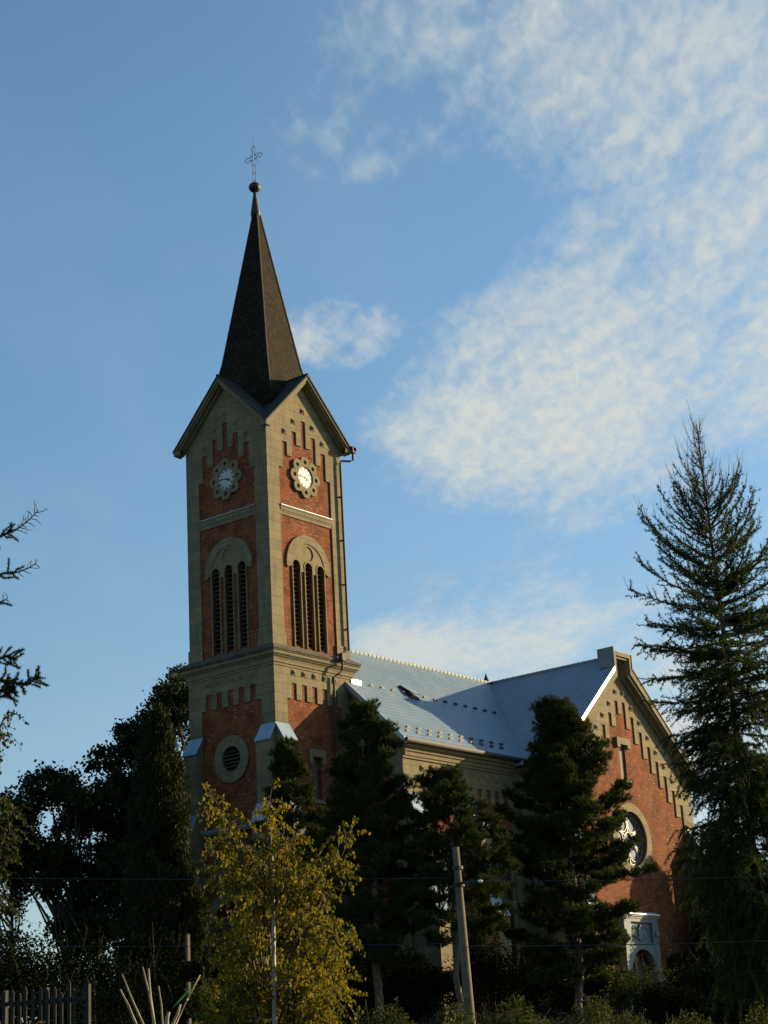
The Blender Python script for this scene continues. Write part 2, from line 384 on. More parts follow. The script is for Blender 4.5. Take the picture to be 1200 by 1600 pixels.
# --- lower tower
LO_SLOTS = [(k, 18.48) for k in (-2, -1, 0, 1, 2)]; LO_BOT = [17.64]*6
for F, vis in FACES:
    out = [(-0.057, GZ-1), (-0.057, 19.8), (6.057, 19.8), (6.057, GZ-1)]
    out += steps(3.03, 0.80, 0.195, LO_SLOTS, LO_BOT, 0.88, 5.14, GZ-1)
    plate(tw, F, [out], -RC+0.06, 0.06)
tower = tw.build('tower_wall', M['stone'], church)
bk = MB()
WIN_U = (2.04, 3.0, 3.96); WHW = 0.285
for F, vis in FACES:
    holes = [archl(u, WHW, 20.55, 24.93) for u in WIN_U] if vis else []
    plate(bk, F, [[(0.2, 20.3), (5.8, 20.3), (5.8, rz(5.8)-0.4), (3, ZA-0.4), (0.2, rz(0.2)-0.4)]]+holes, -0.45, -RC)
    lo = []
    if F is FL: lo = [circ(3.08, 14.88, 0.68), archl(3, 1.4, GZ-0.9, 6.2)]+[archl(u, 0.3, 8.95, 9.75) for u in (1.95, 4.05)]
    if F is FR: lo = [rectl(2.69, 3.36, 12.6, 14.8), rectl(1.0, 1.55, 7.3, 9.3)]
    plate(bk, F, [rectl(0.2, 5.8, GZ-1, 19.7)]+lo, -0.4, -RC+0.06)
brick = bk.build('brick_panel', M['brick'], tower)
for F in (FR, FL):
    for k, top in UP_SLOTS:
        s = MB(); stud(s, F, 3+0.775*k, top+0.57, 0.0); s.build('nailhead_stud', M['trim'], tower)
    for k, top in LO_SLOTS:
        s = MB(); stud(s, F, 3.03+0.8*k, 19.03, 0.06, 0.18, 0.13); s.build('nailhead_stud', M['trim'], tower)
# gable mouldings of the tower
gm = MB()
for F, vis in FACES:
    e0 = OV-(0.0 if F in (FR, FN) else 0.004)
    for e, a, b in ((e0, 0.10, 0.30), (e0-0.09, 0.30, 0.46), (0.16, 0.46, 0.62)):
        plate(gm, F, [[(-e, rz(-e)-a), (3, ZA-a), (6+e, rz(6+e)-a), (6+e, rz(6+e)-b), (3, ZA-b), (-e, rz(-e)-b)]], -0.02, e, True, False)
gm.build('gable_moulding', M['trim'], tower)
# tower roof: eight slopes of the crossed gables
tr = MB(); e = OV+0.05
for sx, sy in ((-1, -1), (1, -1), (1, 1), (-1, 1)):
    tip = (3+sx*(3+e), 3+sy*(3+e), ZA-(3+e)); 
    slab(tr, [tip, (3, 3+sy*(3+e), ZA), (3, 3, ZA)], 0.1); slab(tr, [tip, (3+sx*(3+e), 3, ZA), (3, 3, ZA)], 0.1)
for sx, sy in ((-1, 0), (1, 0), (0, -1), (0, 1)):
    tube(tr, [(3, 3, ZA+0.02), (3+sx*(3+e), 3+sy*(3+e), ZA+0.02)], 0.07, 6)
troof = tr.build('tower_roof', M['slate'], church)
# spire
sp = MB(); SPX, SPY = 3.05, 2.94
prof = [(3.1, 33.0), (3.05, 35.0), (2.75, 35.75), (2.49, 36.45), (2.20, 37.42), (1.60, 40.24), (0.97, 43.2), (0.36, 46.1), (0.14, 47.15)]
rings = [[(SPX+r*math.cos(R_(231+90*k)), SPY+r*math.sin(R_(231+90*k)), z) for k in range(4)] for r, z in prof]
for a, b in zip(rings[:-1], rings[1:]):
    for k in range(4): sp.face([a[k], a[(k+1) % 4], b[(k+1) % 4], b[k]])
spire = sp.build('spire', M['shingle'], church)
hp = MB()
for k in range(4): tube(hp, [rg[k] for rg in rings[1:]], 0.055, 5)
hp.build('hip_capping', M['slate'], spire)
fc = MB(); FX, FY = 3.02, 2.98
lathe(fc, (FX, FY), [(0.0, 46.6), (0.27, 46.75), (0.29, 46.95), (0.25, 47.2), (0.17, 47.7), (0.11, 48.1), (0.09, 48.35), (0.0, 48.4)], 12)
fc.build('spire_cap', M['copper'], spire, True)
bl = MB(); lathe(bl, (FX, FY), [(0.0, 48.28)]+[(0.35*math.sin(t), 48.62-0.31*math.cos(t)) for t in np.linspace(0.15, math.pi-0.15, 13)]+[(0.0, 48.95)], 24)
bl.build('spire_ball', M['copper'], spire, True)
cr = MB(); zc_ = 50.55
def cx(y, z): return (FX, FY+y, z)
for s in (-1, 1):
    tube(cr, [cx(s*0.10, 48.85), cx(s*0.10, zc_-0.12)], 0.022, 5)
for z in (49.05, 49.55, 50.05): tube(cr, [cx(-0.10, z), cx(0.10, z)], 0.02, 5)
for ang in (0, 90, 180):                     # three trefoil arms
    c, s = math.cos(R_(ang)), math.sin(R_(ang)); L = 0.78 if ang == 90 else 0.70
    def arm(a, b): return cx(a*c-b*s, zc_+a*s+b*c)
    pts = [arm(0.10, 0.10), arm(L-0.36, 0.07), arm(L-0.30, 0.12), arm(L-0.20, 0.15), arm(L-0.12, 0.10), arm(L, 0.0),
           arm(L-0.12, -0.10), arm(L-0.20, -0.15), arm(L-0.30, -0.12), arm(L-0.36, -0.07), arm(0.10, -0.10)]
    tube(cr, pts, 0.02, 5)
for ang in (45, 135, 225, 315):
    c, s = math.cos(R_(ang)), math.sin(R_(ang)); tube(cr, [cx(0.15*c, zc_+0.15*s), cx(0.46*c, zc_+0.46*s)], [0.02, 0.008], 5)
tube(cr, [cx(0.0, zc_+0.7), cx(0.0, 52.0)], [0.014, 0.008], 5)
tube(cr, [cx(-0.1, 50.4), cx(-0.1, zc_+0.1)], 0.02, 5); tube(cr, [cx(0.1, 50.4), cx(0.1, zc_+0.1)], 0.02, 5)
cr.build('cross', M['iron'], spire)

# --- cornice under the belfry
def ring_profile(mb, x0, x1, y0, y1, prof):
    for (da, za), (db, zb) in zip(prof[:-1], prof[1:]):
        A = [(x0-da, y0-da, za), (x1+da, y0-da, za), (x1+da, y1+da, za), (x0-da, y1+da, za)]
        B = [(x0-db, y0-db, zb), (x1+db, y0-db, zb), (x1+db, y1+db, zb), (x0-db, y1+db, zb)]
        for k in range(4): mb.face([A[k], A[(k+1) % 4], B[(k+1) % 4], B[k]])
c1 = MB(); ring_profile(c1, 0, 6, 0, 6, [(0.05, 19.28), (0.10, 19.28), (0.10, 19.36), (0.075, 19.37), (0.075, 19.40), (0.13, 19.42), (0.15, 19.55), (0.20, 19.66), (0.28, 19.72), (0.28, 19.76), (0.34, 19.78), (0.38, 19.83), (0.385, 19.90), (0.35, 19.96), (0.05, 19.965)])
cornice = c1.build('tower_cornice', M['trim'], church)
c2 = MB(); ring_profile(c2, 0, 6, 0, 6, [(0.30, 19.955), (0.41, 19.955), (0.41, 20.02), (0.45, 20.04), (0.455, 20.13), (0.43, 20.17), (0.0, 20.44)])
c2.build('cornice_cover', M['dirty'], cornice)

# --- bands, arches, louvres, clocks on the two visible belfry sides
for F, sg in ((FR, 1), (FL, -1)):
    b = MB()
    for z0, z1, d in ((27.55, 27.72, -0.02), (27.72, 27.80, 0.0), (27.80, 27.98, 0.03), (27.98, 28.06, 0.055)):
        fbox(b, F, 0.945, 5.055, z0, z1, -RC, d)
    band = b.build('belfry_band', M['trim'], tower)
    m = MB(); hexa(m, [F(0.945, 28.062, -RC), F(5.055, 28.062, -RC), F(5.055, 28.062, 0.075), F(0.945, 28.062, 0.075), F(0.945, 28.16, -RC), F(5.055, 28.16, -RC), F(5.055, 28.085, 0.075), F(0.945, 28.085, 0.075)])
    m.build('band_flashing', M['sheet'], band)
    a = MB(); zc_a = 25.0
    outer = [(3+1.72*math.cos(t), zc_a+1.72*math.sin(t)) for t in np.linspace(0, math.pi, 33)]
    inner = [(3+1.26*math.cos(t), zc_a+1.26*math.sin(t)) for t in np.linspace(math.pi, 0, 29)]
    lp = [(4.60, 24.72), (4.72, 24.80)]+outer+[(1.28, 24.80), (1.40, 24.72)]+[(1.66, 24.85)]+inner+[(4.34, 24.85)]
    plate(a, F, [lp], -RC, 0.025)
    a.build('arch_moulding', M['stone'], tower)
    t = MB()
    tym = [(3+1.26*math.cos(x), zc_a+1.26*math.sin(x)) for x in np.linspace(0, math.pi, 29)]+[(1.66, 24.64)]
    tym = [p for p in tym]
    low_ = []
    for u in WIN_U:
        low_ += [(u-WHW, 24.64), (u-WHW, 24.93)]+[(u+WHW*math.cos(x), 24.93+WHW*math.sin(x)) for x in np.linspace(math.pi, 0, 13)][1:-1]+[(u+WHW, 24.93), (u+WHW, 24.64)]
    plate(t, F, [tym+low_+[(4.34, 24.64)], circ(3.03, 25.72, 0.40, 24)], -RC, -0.012)
    plate(t, F, [circ(3.03, 25.72, 0.42, 24)], -RC-0.03, -RC+0.006, False)
    for u in WIN_U:                          # raised rings and jambs round each slit
        o2 = [(u+(WHW+0.09)*math.cos(x), 24.93+(WHW+0.09)*math.sin(x)) for x in np.linspace(0, math.pi, 15)]
        i2 = [(u+WHW*math.cos(x), 24.93+WHW*math.sin(x)) for x in np.linspace(math.pi, 0, 15)]
        plate(t, F, [[(u+WHW, 20.5), (u+WHW+0.06, 20.5), (u+WHW+0.06, 24.93)]+o2+[(u-WHW-0.06, 24.93), (u-WHW-0.06, 20.5), (u-WHW, 20.5)]+i2], -RC, 0.015)
    t.build('tympanum', M['trim'], tower)
    for u in WIN_U:
        l = MB()
        for i in range(19):
            z = 20.6+i*0.243
            hexa(l, [F(u-WHW-0.02, z, -0.14), F(u+WHW+0.02, z, -0.14), F(u+WHW+0.02, z+0.17, -0.40), F(u-WHW-0.02, z+0.17, -0.40),
                     F(u-WHW-0.02, z+0.03, -0.14), F(u+WHW+0.02, z+0.03, -0.14), F(u+WHW+0.02, z+0.20, -0.40), F(u-WHW-0.02, z+0.20, -0.40)])
        lo_ = l.build('belfry_louvre', M['louvre'], tower)
        v = MB(); plate(v, F, [rectl(u-0.4, u+0.4, 20.4, 25.4)], -0.5, -0.44, False); v.build('louvre_backing', M['void'], tower)
    # clock: eight-lobed stone ring, dial, hands
    k = MB(); CZ = 30.02; lob = []
    for i in range(8):
        a0 = math.pi/2+i*math.pi/4
        ca = (3+0.82*math.cos(a0), CZ+0.82*math.sin(a0))
        for w in np.linspace(-1.72, 1.72, 13): lob.append((ca[0]+0.355*math.cos(a0+w), ca[1]+0.355*math.sin(a0+w)))
    holes = [circ(3+0.86*math.cos(math.pi/2+i*math.pi/4), CZ+0.86*math.sin(math.pi/2+i*math.pi/4), 0.12, 12) for i in range(8)]
    plate(k, F, [lob, circ(3, CZ, 0.60, 40)]+holes, -RC, 0.055)
    plate(k, F, [circ(3, CZ, 1.0, 40)], -RC-0.02, -RC+0.012, False)
    clock = k.build('clock', M['trim'], church)
    clock['label'] = 'clock on the sunlit side of the tower' if sg == 1 else 'clock on the shaded side of the tower'
    dl = MB(); plate(dl, F, [circ(3, CZ, 0.64, 48)], -RC, 0.0, False); dial = dl.build('dial', M['dial'], clock)
    nm = MB()
    def stroke(p, q_, w, d=0.006):
        p = np.array(p); q_ = np.array(q_); t_ = q_-p; t_ /= np.linalg.norm(t_); n_ = np.array([-t_[1], t_[0]])*w/2
        P4 = [p+n_, p-n_, q_-n_, q_+n_]
        plate(nm, F, [[(3+sg*a_[0], CZ+a_[1]) for a_ in P4]], 0.0, d)
    ROM = ['XII', 'I', 'II', 'III', 'IIII', 'V', 'VI', 'VII', 'VIII', 'IX', 'X', 'XI']
    for i, r in enumerate(ROM):
        th = math.pi/2-i*math.pi/6; er = np.array([math.cos(th), math.sin(th)]); et = np.array([math.sin(th), -math.cos(th)])
        wid = {'I': 0.035, 'V': 0.075, 'X': 0.075}; tot = sum(wid[c_] for c_ in r); x = -tot/2
        for c_ in r:
            w = wid[c_]; xm = x+w/2; x += w
            def pp(a_, rr): return er*rr+et*a_
            if c_ == 'I': stroke(pp(xm, 0.42), pp(xm, 0.56), 0.028)
            if c_ == 'V': stroke(pp(xm-0.026, 0.56), pp(xm, 0.42), 0.026); stroke(pp(xm+0.026, 0.56), pp(xm, 0.42), 0.026, 0.0065)
            if c_ == 'X': stroke(pp(xm-0.026, 0.56), pp(xm+0.026, 0.42), 0.026); stroke(pp(xm+0.026, 0.56), pp(xm-0.026, 0.42), 0.026, 0.0065)
    nm.build('numerals', M['black'], clock)
    nm = MB()
    for ang, L, w in ((-7-15, 0.34, 0.06), (180-8, 0.50, 0.045)):
        c, s = math.cos(R_(ang)), math.sin(R_(ang))
        stroke((-0.1*c, -0.1*s), (L*c, L*s), w*0.5, 0.02)
        mid = np.array([L*0.62*c, L*0.62*s]); plate(nm, F, [[(3+sg*a_, CZ+b_) for a_, b_ in circ(mid[0], mid[1], w*1.35, 10)]], 0.0, 0.022)
    plate(nm, F, [circ(3, CZ, 0.05, 12)], 0.0, 0.03)
    nm.build('hands', M['black'], clock)
# gutter end, downpipe and spout of the tower
g = MB()
tube(g, [(6.62, -0.62, 32.36), (6.62, 0.6, 32.36)], 0.13, 8); box(g, 6.42, 6.72, -0.62, -0.34, 32.16, 32.52)
tube(g, [(6.56, -0.5, 32.2), (6.56, -0.48, 31.75), (6.45, -0.38, 31.68), (5.88, -0.18, 31.62), (5.83, -0.15, 31.5), (5.83, -0.15, 20.9), (5.75, -0.2, 20.75), (5.0, -0.52, 20.42), (4.78, -0.56, 20.3), (4.74, -0.56, 19.6), (4.6, -0.4, 19.35), (4.42, -0.2, 19.2), (4.42, -0.2, GZ)], 0.065, 8)
for z in (22, 24.5, 27, 29.5): box(g, 5.76, 5.90, -0.16, 0.02, z, z+0.06)
box(g, 4.62, 4.92, -0.7, -0.42, 20.05, 20.45)
g.build('downpipe', M['pipe'], church)

# --- lower tower openings
oc = MB(); plate(oc, FL, [circ(3.08, 14.88, 1.22, 40), circ(3.08, 14.88, 0.66, 40)], 0.0-RC, 0.10)
ocu = oc.build('oculus', M['stone'], church)
l = MB()
for i in range(7):
    z = 14.3+i*0.19; hw = math.sqrt(max(0.01, 0.66**2-(z-14.88)**2))
    hexa(l, [FL(3.08-hw, z, -0.05), FL(3.08+hw, z, -0.05), FL(3.08+hw, z+0.13, -0.24), FL(3.08-hw, z+0.13, -0.24), FL(3.08-hw, z+0.025, -0.05), FL(3.08+hw, z+0.025, -0.05), FL(3.08+hw, z+0.155, -0.24), FL(3.08-hw, z+0.155, -0.24)])
l.build('louvre', M['louvre'], ocu)
v = MB(); plate(v, FL, [circ(3.08, 14.88, 0.8, 24)], -0.4, -0.32, False); v.build('louvre_backing', M['void'], ocu)
w1 = MB(); plate(w1, FR, [[(2.40, 14.45), (2.40, 15.2), (3.65, 15.2), (3.65, 14.45), (3.40, 14.45), (3.40, 14.82), (2.65, 14.82), (2.65, 14.45)]], -0.02, 0.11)
win = w1.build('slit_window', M['trim'], church)
w1 = MB(); fbox(w1, FR, 2.60, 3.45, 12.42, 12.62, -0.05, 0.14); w1.build('sill', M['trim'], win)
w2 = MB(); fbox(w2, FR, 2.66, 3.39, 12.6, 14.85, -0.28, -0.22); w2.build('shutter', M['shutter'], win)
w3 = MB(); fbox(w3, FR, 0.98, 1.57, 7.28, 9.32, -0.2, -0.16); w3.build('stair_window', M['glass'], church)
for u in (1.95, 4.05):
    a = MB(); plate(a, FL, [archl(u, 0.42, 8.85, 9.75), archl(u, 0.3, 8.95, 9.75)], -0.02, 0.1); aw = a.build('arched_window', M['trim'], church)
    a = MB(); plate(a, FL, [archl(u, 0.32, 8.93, 9.75)], -0.2, -0.16, False); a.build('pane', M['glass'], aw)
s = MB(); hexa(s, [FL(0.9, 11.15, -0.01), FL(5.12, 11.15, -0.01), FL(5.12, 11.15, 0.28), FL(0.9, 11.15, 0.28), FL(0.9, 11.36, -0.01), FL(5.12, 11.36, -0.01), FL(5.12, 11.26, 0.28), FL(0.9, 11.26, 0.28)])
stc = s.build('string_course', M['trim'], church)
s = MB(); hexa(s, [FL(0.9, 11.363, -0.01), FL(5.12, 11.363, -0.01), FL(5.12, 11.263, 0.32), FL(0.9, 11.263, 0.32), FL(0.9, 11.47, -0.01), FL(5.12, 11.47, -0.01), FL(5.12, 11.29, 0.32), FL(0.9, 11.29, 0.32)])
s.build('course_flashing', M['sheet'], stc)
s = MB(); plate(s, FL, [archl(3, 2.05, GZ-0.9, 6.15, 24), archl(3, 1.5, GZ-0.8, 6.15, 24)], -0.02, 0.45)
dw = s.build('arched_doorway', M['stone'], church)
s = MB(); plate(s, FL, [archl(3, 1.55, GZ-0.8, 6.15, 24)], -0.3, -0.25, False)
for u in (2.2, 3.0, 3.8): fbox(s, FL, u-0.06, u+0.06, GZ, 6.9, -0.25, -0.15)
s.build('door', M['shutter'], dw)

# --- buttresses with sheet-metal weatherings
def buttress(F, u0, u1, d0, stages, zb):
    """stages from the top: (z where the slope starts, z where it ends, depth it ends at)"""
    st = MB(); d = d0; caps = []
    prof = [(d0, stages[0][0])]
    for zt, ze_, de in stages:
        prof += [(prof[-1][0], zt), (de, ze_)]
    prof += [(prof[-1][0], zb), (d0, zb)]
    A = [F(u0, z, dd) for dd, z in prof]; B = [F(u1, z, dd) for dd, z in prof]
    n = len(prof)
    tri = tessellate_polygon([[Vector((dd, z, 0)) for dd, z in prof]])
    b = st.add(A); st.polys(tri, b); b = st.add(B); st.polys(tri, b)
    b = st.add(A+B); st.polys([(i, (i+1) % n, n+(i+1) % n, n+i) for i in range(n-1)], b)
    o = st.build('buttress', M['stone'], church)
    d = d0
    for zt, ze_, de in stages:
        c = MB(); ln = math.hypot(de-d, zt-ze_); ex = 0.09/ln; ov = 0.05
        d2 = de+(de-d)*ex; z2 = ze_-(zt-ze_)*ex
        hexa(c, [F(u0-ov, zt+0.003, d+0.002), F(u1+ov, zt+0.003, d+0.002), F(u1+ov, z2+0.003, d2), F(u0-ov, z2+0.003, d2),
                 F(u0-ov, zt+0.055, d+0.002), F(u1+ov, zt+0.055, d+0.002), F(u1+ov, z2+0.055, d2+0.02), F(u0-ov, z2+0.055, d2+0.02)])
        c.build('weathering', M['sheet'], o); d = de
TST = [(16.25, 15.42, 0.56), (12.2, 11.32, 1.02), (8.1, 6.8, 1.42)]
buttress(FL, -0.045, 0.89, 0.06, TST, GZ-1); buttress(FL, 5.11, 6.045, 0.06, TST, GZ-1)
buttress(FR, -0.045, 0.89, 0.06, TST, GZ-1)

# --- nave
ZR, SL, YE = 22.0, 0.944, -3.86
YW = -3.3; XT = 23.15
def nz_(y): return ZR-SL*abs(y-3)
def FS(u, z, d): return (u, YW-d, z)          # south wall of the nave
def FW(u, z, d): return (6.0-d, u, z)         # west gable wall of the nave
nw = MB()
N_SL = [(i, 13.62) for i in range(4)]
out = [(6.0, GZ-1), (6.0, 15.2), (15.9, 15.2), (15.9, GZ-1)]
p1 = steps(12.45, 0.80, 0.19, N_SL, [12.85]*5, 12.05, 15.3, GZ-1)
p2 = steps(7.55, 0.80, 0.19, [(i, 13.62) for i in range(5)], [12.85]*6, 7.1, 11.2, GZ-1)
plate(nw, FS, [out+[(15.3, GZ-1)]*0+p1+p2], -RC, 0.0)
nave = nw.build('nave_wall', M['stone'], church)
nw = MB()
box(nw, 5.98, 29.5, 9.0, 9.3, GZ-1, 15.2)
hexa(nw, [(29.2, YW, GZ-1), (29.5, YW, GZ-1), (29.5, 9.3, GZ-1), (29.2, 9.3, GZ-1), (29.2, YW, 15.2), (29.5, YW, 15.2), (29.5, 9.3, 15.2), (29.2, 9.3, 15.2)])
plate(nw, lambda u, z, d: (29.5+d, u, z), [[(YW, 15.2), (9.3, 15.2), (3, 21.7)]], -0.3, 0.0)
nw.build('rear_wall', M['stone'], nave)
nb = MB()
plate(nb, FS, [rectl(6.1, 15.8, GZ-1, 15.0), archl(9.15, 0.95, 4.4, 9.0), archl(13.9, 0.95, 4.4, 9.0)], -0.4, -RC)
plate(nb, FW, [[(YW+0.1, GZ-1), (0.0, GZ-1), (0.0, nz_(0)-0.3), (YW+0.1, nz_(YW+0.1)-0.3)]], -0.3, -0.01)
plate(nb, FW, [[(6.0, GZ-1), (9.2, GZ-1), (9.2, nz_(9.2)-0.3), (6.0, nz_(6)-0.3)]], -0.3, -0.01)
nb.build('brick_panel', M['brick'], nave)
for i in range(5):
    for base in ((7.55,) if i == 4 else (7.55, 12.45)):
        s = MB(); stud(s, FS, base+0.8*i, 14.2, 0.0, 0.19, 0.14); s.build('nailhead_stud', M['trim'], nave)
# stone strip along the west verge of the nave and corner strip
s = MB()
for y0, y1 in ((YE+0.35, -0.06),):
    a, b = 0.30, 0.75
    plate(s, FW, [[(y0, nz_(y0)-a), (y1, nz_(y1)-a), (y1, nz_(y1)-b-0.4), (y0, nz_(y0)-b-0.4)]], 0.0, 0.06)
    plate(s, FW, [[(y0, nz_(y0)-0.16), (y1, nz_(y1)-0.16), (y1, nz_(y1)-0.5), (y0, nz_(y0)-0.5)]], 0.0, 0.36)
    plate(s, FW, [rectl(YW-0.0, YW+0.85, GZ-1, nz_(YW)-0.9)], -0.02, 0.05)
s.build('verge_moulding', M['trim'], nave)
# eaves cornice of the nave
s = MB()
pr = [(0.0, 14.62), (0.08, 14.62), (0.08, 14.72), (0.14, 14.76), (0.16, 14.92), (0.24, 14.98), (0.26, 15.1), (0.40, 15.16), (0.42, 15.27), (0.50, 15.31), (0.50, 15.4), (0.0, 15.5)]
for (da, za), (db, zb) in zip(pr[:-1], pr[1:]):
    s.face([FS(5.9, za, da), FS(16.4, za, da), FS(16.4, zb, db), FS(5.9, zb, db)])
plate(s, lambda u, z, d: (5.9-d, YW-u, z), [pr], 0.0, 0.0, False)
s.build('eaves_cornice', M['trim'], nave)
# nave roof
s = MB(); XV = 5.53
slab(s, [(XV, YE, nz_(YE)), (30, YE, nz_(YE)), (30, 3, ZR), (XV, 3, ZR)], 0.14)
slab(s, [(XV, 3, ZR), (30, 3, ZR), (30, 9.86, nz_(9.86)), (XV, 9.86, nz_(9.86))], 0.14)
nroof = s.build('nave_roof', M['tile_x'], church)
s = MB()
for i in range(46):
    x = 6.4+i*0.37
    if x > 22.7: break
    tube(s, [(x, 3, ZR+0.02), (x+0.34, 3, ZR+0.02)], [0.115, 0.095], 7)
s.build('ridge_capping', M['clad'], nroof, True)
s = MB()                                      # metal strip on the west verge
for y0, y1 in ((YE, 0.0), (6.0, 9.86)):
    s = MB(); hexa(s, [(XV-0.02, y0, nz_(y0)-0.26), (XV+0.16, y0, nz_(y0)-0.26), (XV+0.16, y1, nz_(y1)-0.26), (XV-0.02, y1, nz_(y1)-0.26),
             (XV-0.02, y0, nz_(y0)+0.035), (XV+0.16, y0, nz_(y0)+0.035), (XV+0.16, y1, nz_(y1)+0.035), (XV-0.02, y1, nz_(y1)+0.035)]); s.build('verge_flashing', M['sheet'], nroof)
s = MB()                                      # flashing where the roof meets the tower
hexa(s, [(5.98, -0.12, nz_(-0.12)+0.02), (6.5, -0.12, nz_(-0.12)+0.02), (6.5, 0.6, nz_(.6)+0.02), (5.98, 0.6, nz_(.6)+0.02),
         (5.98, -0.12, nz_(-0.12)+0.30), (6.06, -0.12, nz_(-0.12)+0.1), (6.06, 0.6, nz_(.6)+0.1), (5.98, 0.6, nz_(.6)+0.30)])
box(s, 6.06, 6.75, -0.14, -0.02, nz_(-0.12)+0.0, nz_(-0.12)+0.28)
s.build('tower_flashing', M['flash'], nroof)
s = MB(); tube(s, [(XV, YE-0.08, 15.44), (15.9, YE-0.08, 15.42)], 0.125, 8); s.build('gutter', M['pipe'], nroof, True)
def guard(x, y):
    s = MB(); z = nz_(y)
    hexa(s, [(x-0.14, y-0.10, z-0.08), (x+0.14, y-0.10, z-0.08), (x+0.14, y, z+0.01), (x-0.14, y, z+0.01), (x-0.14, y-0.12, z+0.05), (x+0.14, y-0.12, z+0.05), (x+0.14, y-0.08, z+0.06), (x-0.14, y-0.08, z+0.06)])
    return s
g0 = guard(0, 0).build('snow_guard', M['black'], nroof); first = True
spots = [(6.9+0.92*i, 0.12-0.012*i) for i in range(14)]+[(6.0+0.92*i, -2.95) for i in range(11)]+[(6.45+0.92*i, -3.28) for i in range(10)]
for x, y in spots:
    o = g0 if first else g0.copy()
    if not first: COL.objects.link(o); o.parent = nroof; o.matrix_parent_inverse = g0.matrix_parent_inverse.copy()
    o.location = (x, y, nz_(y)-nz_(0)); first = False
s = MB()                                      # open roof hatch
def rp(x, y, h): return (x, y-h*0.686, nz_(y)+h*0.727)
hexa(s, [rp(10.75, -0.35, 0.0), rp(11.45, -0.35, 0.0), rp(11.45, 0.55, 0.0), rp(10.75, 0.55, 0.0), rp(10.75, -0.35, 0.09), rp(11.45, -0.35, 0.09), rp(11.45, 0.55, 0.09), rp(10.75, 0.55, 0.09)])
hat = s.build('roof_hatch', M['dark'], nroof)
s = MB(); hexa(s, [rp(10.82, -0.3, 0.30), rp(11.48, -0.3, 0.30), rp(11.48, 0.55, 0.11), rp(10.82, 0.55, 0.11), rp(10.82, -0.3, 0.33), rp(11.48, -0.3, 0.33), rp(11.48, 0.55, 0.14), rp(10.82, 0.55, 0.14)])
s.build('hatch_lid', M['sheet'], hat)
NST = [(12.8, 11.3, 0.85), (8.0, 6.75, 1.65)]
for u in (6.08, 11.15): buttress(FS, u, u+0.95, 0.0, NST, GZ-1)
for uc in (9.15, 13.9):
    a = MB(); plate(a, FS, [archl(uc, 1.2, 4.2, 9.0, 20), archl(uc, 0.95, 4.4, 9.0, 20)], -RC, 0.05); aw = a.build('nave_window', M['trim'], church)
    a = MB(); plate(a, FS, [archl(uc, 0.97, 4.38, 9.0, 20)], -0.3, -0.28, False); a.build('glass', M['glass'], aw)
    a = MB()
    for u in (-0.45, 0.0, 0.45): fbox(a, FS, uc+u-0.03, uc+u+0.03, 4.4, 9.7, -0.279, -0.22)
    for z in (5.5, 6.6, 7.7, 8.8): fbox(a, FS, uc-0.95, uc+0.95, z-0.03, z+0.03, -0.278, -0.225)
    a.build('window_bars', M['frame'], aw)

# --- transept
TSL, TZ, TH = 0.885, 22.02, 7.25
YT = -6.0
def FT(u, z, d): return (u, YT-d, z)
def tz(x): return TZ-TSL*abs(x-XT)
t = MB()
ks = [k+0.5 for k in range(-8, 8)]
tops = {j: 19.31-0.79*j for j in range(8)}
slots = [(k, tops[int(abs(k)-0.5)]) for k in ks]
bots = []
for i in range(17):
    j = abs(i-8); bots.append(18.57 if j == 0 else 18.57-0.79*j)
bots[0] = bots[-1] = 5.0
out = [(XT-TH, GZ-1), (XT-TH, tz(XT-TH)-0.2), (XT, TZ-0.2), (XT+TH, tz(XT+TH)-0.2), (XT+TH, GZ-1)]
st_ = steps(XT+0.03, 0.79, 0.18, slots, bots, XT-6.28, XT+6.32, GZ-1)
plate(t, FT, [out+st_], -RC, 0.0)
for x in (XT-TH, XT+TH-0.3): box(t, x+0.004, x+0.296, YT+0.004, 12.0, GZ-1, 15.0)
plate(t, lambda u, z, d: (u, 12+d, z), [out], -0.3, 0.0)
trans = t.build('transept_wall', M['stone'], church)
t = MB(); RZ, RX = 11.35, 23.18
plate(t, FT, [[(XT-7, GZ-1), (XT+7, GZ-1), (XT+7, 15.2), (XT, 21.2), (XT-7, 15.2)], circ(RX, RZ, 1.6, 40), rectl(22.76, 23.40, 14.72, 16.74), archl(22.83, 1.3, GZ-0.9, 3.85)], -0.5, -RC)
t.build('brick_panel', M['brick'], trans)
for k in ks:
    s = MB(); stud(s, FT, XT+0.03+0.79*k, tops[int(abs(k)-0.5)]+0.54, 0.0, 0.17, 0.13); s.build('nailhead_stud', M['trim'], trans)
# gable parapet moulding with the raised flat top
BX0, BX1 = 22.14, 24.02
t = MB(); xe0, xe1 = XT-TH-0.45, XT+TH+0.45
for a, b, yb, dep, ihw in ((-0.02, 0.22, 0.1, 0.56, 0.80), (0.22, 0.36, 0.1, 0.47, 0.62), (0.36, 0.52, 0.1, 0.18, 0.42)):
    top = 22.1-a
    lp = [(xe0, tz(xe0)-a), (BX0+a, tz(BX0)-a), (BX0+a, top), (BX1-a, top), (BX1-a, tz(BX1)-a), (xe1, tz(xe1)-a),
          (xe1, tz(xe1)-b), (BX1-b, tz(BX1)-b-0.1), (BX1-b, 22.1-b), (BX0+b, 22.1-b), (BX0+b, tz(BX0)-b-0.1), (xe0, tz(xe0)-b)]
    plate(t, FT, [lp], -0.02, dep)
plate(t, FT, [[(BX0+.2, 20.6), (BX1-.2, 20.6), (BX1-.2, 21.9), (BX0+.2, 21.9)]], -0.5, 0.003)
par = t.build('gable_parapet', M['trim'], trans)
t = MB()
for x in (BX0-0.035, BX1+0.003): box(t, x, x+0.032, -6.60, -5.46, 21.2, 22.38 if x < 23 else 22.13)
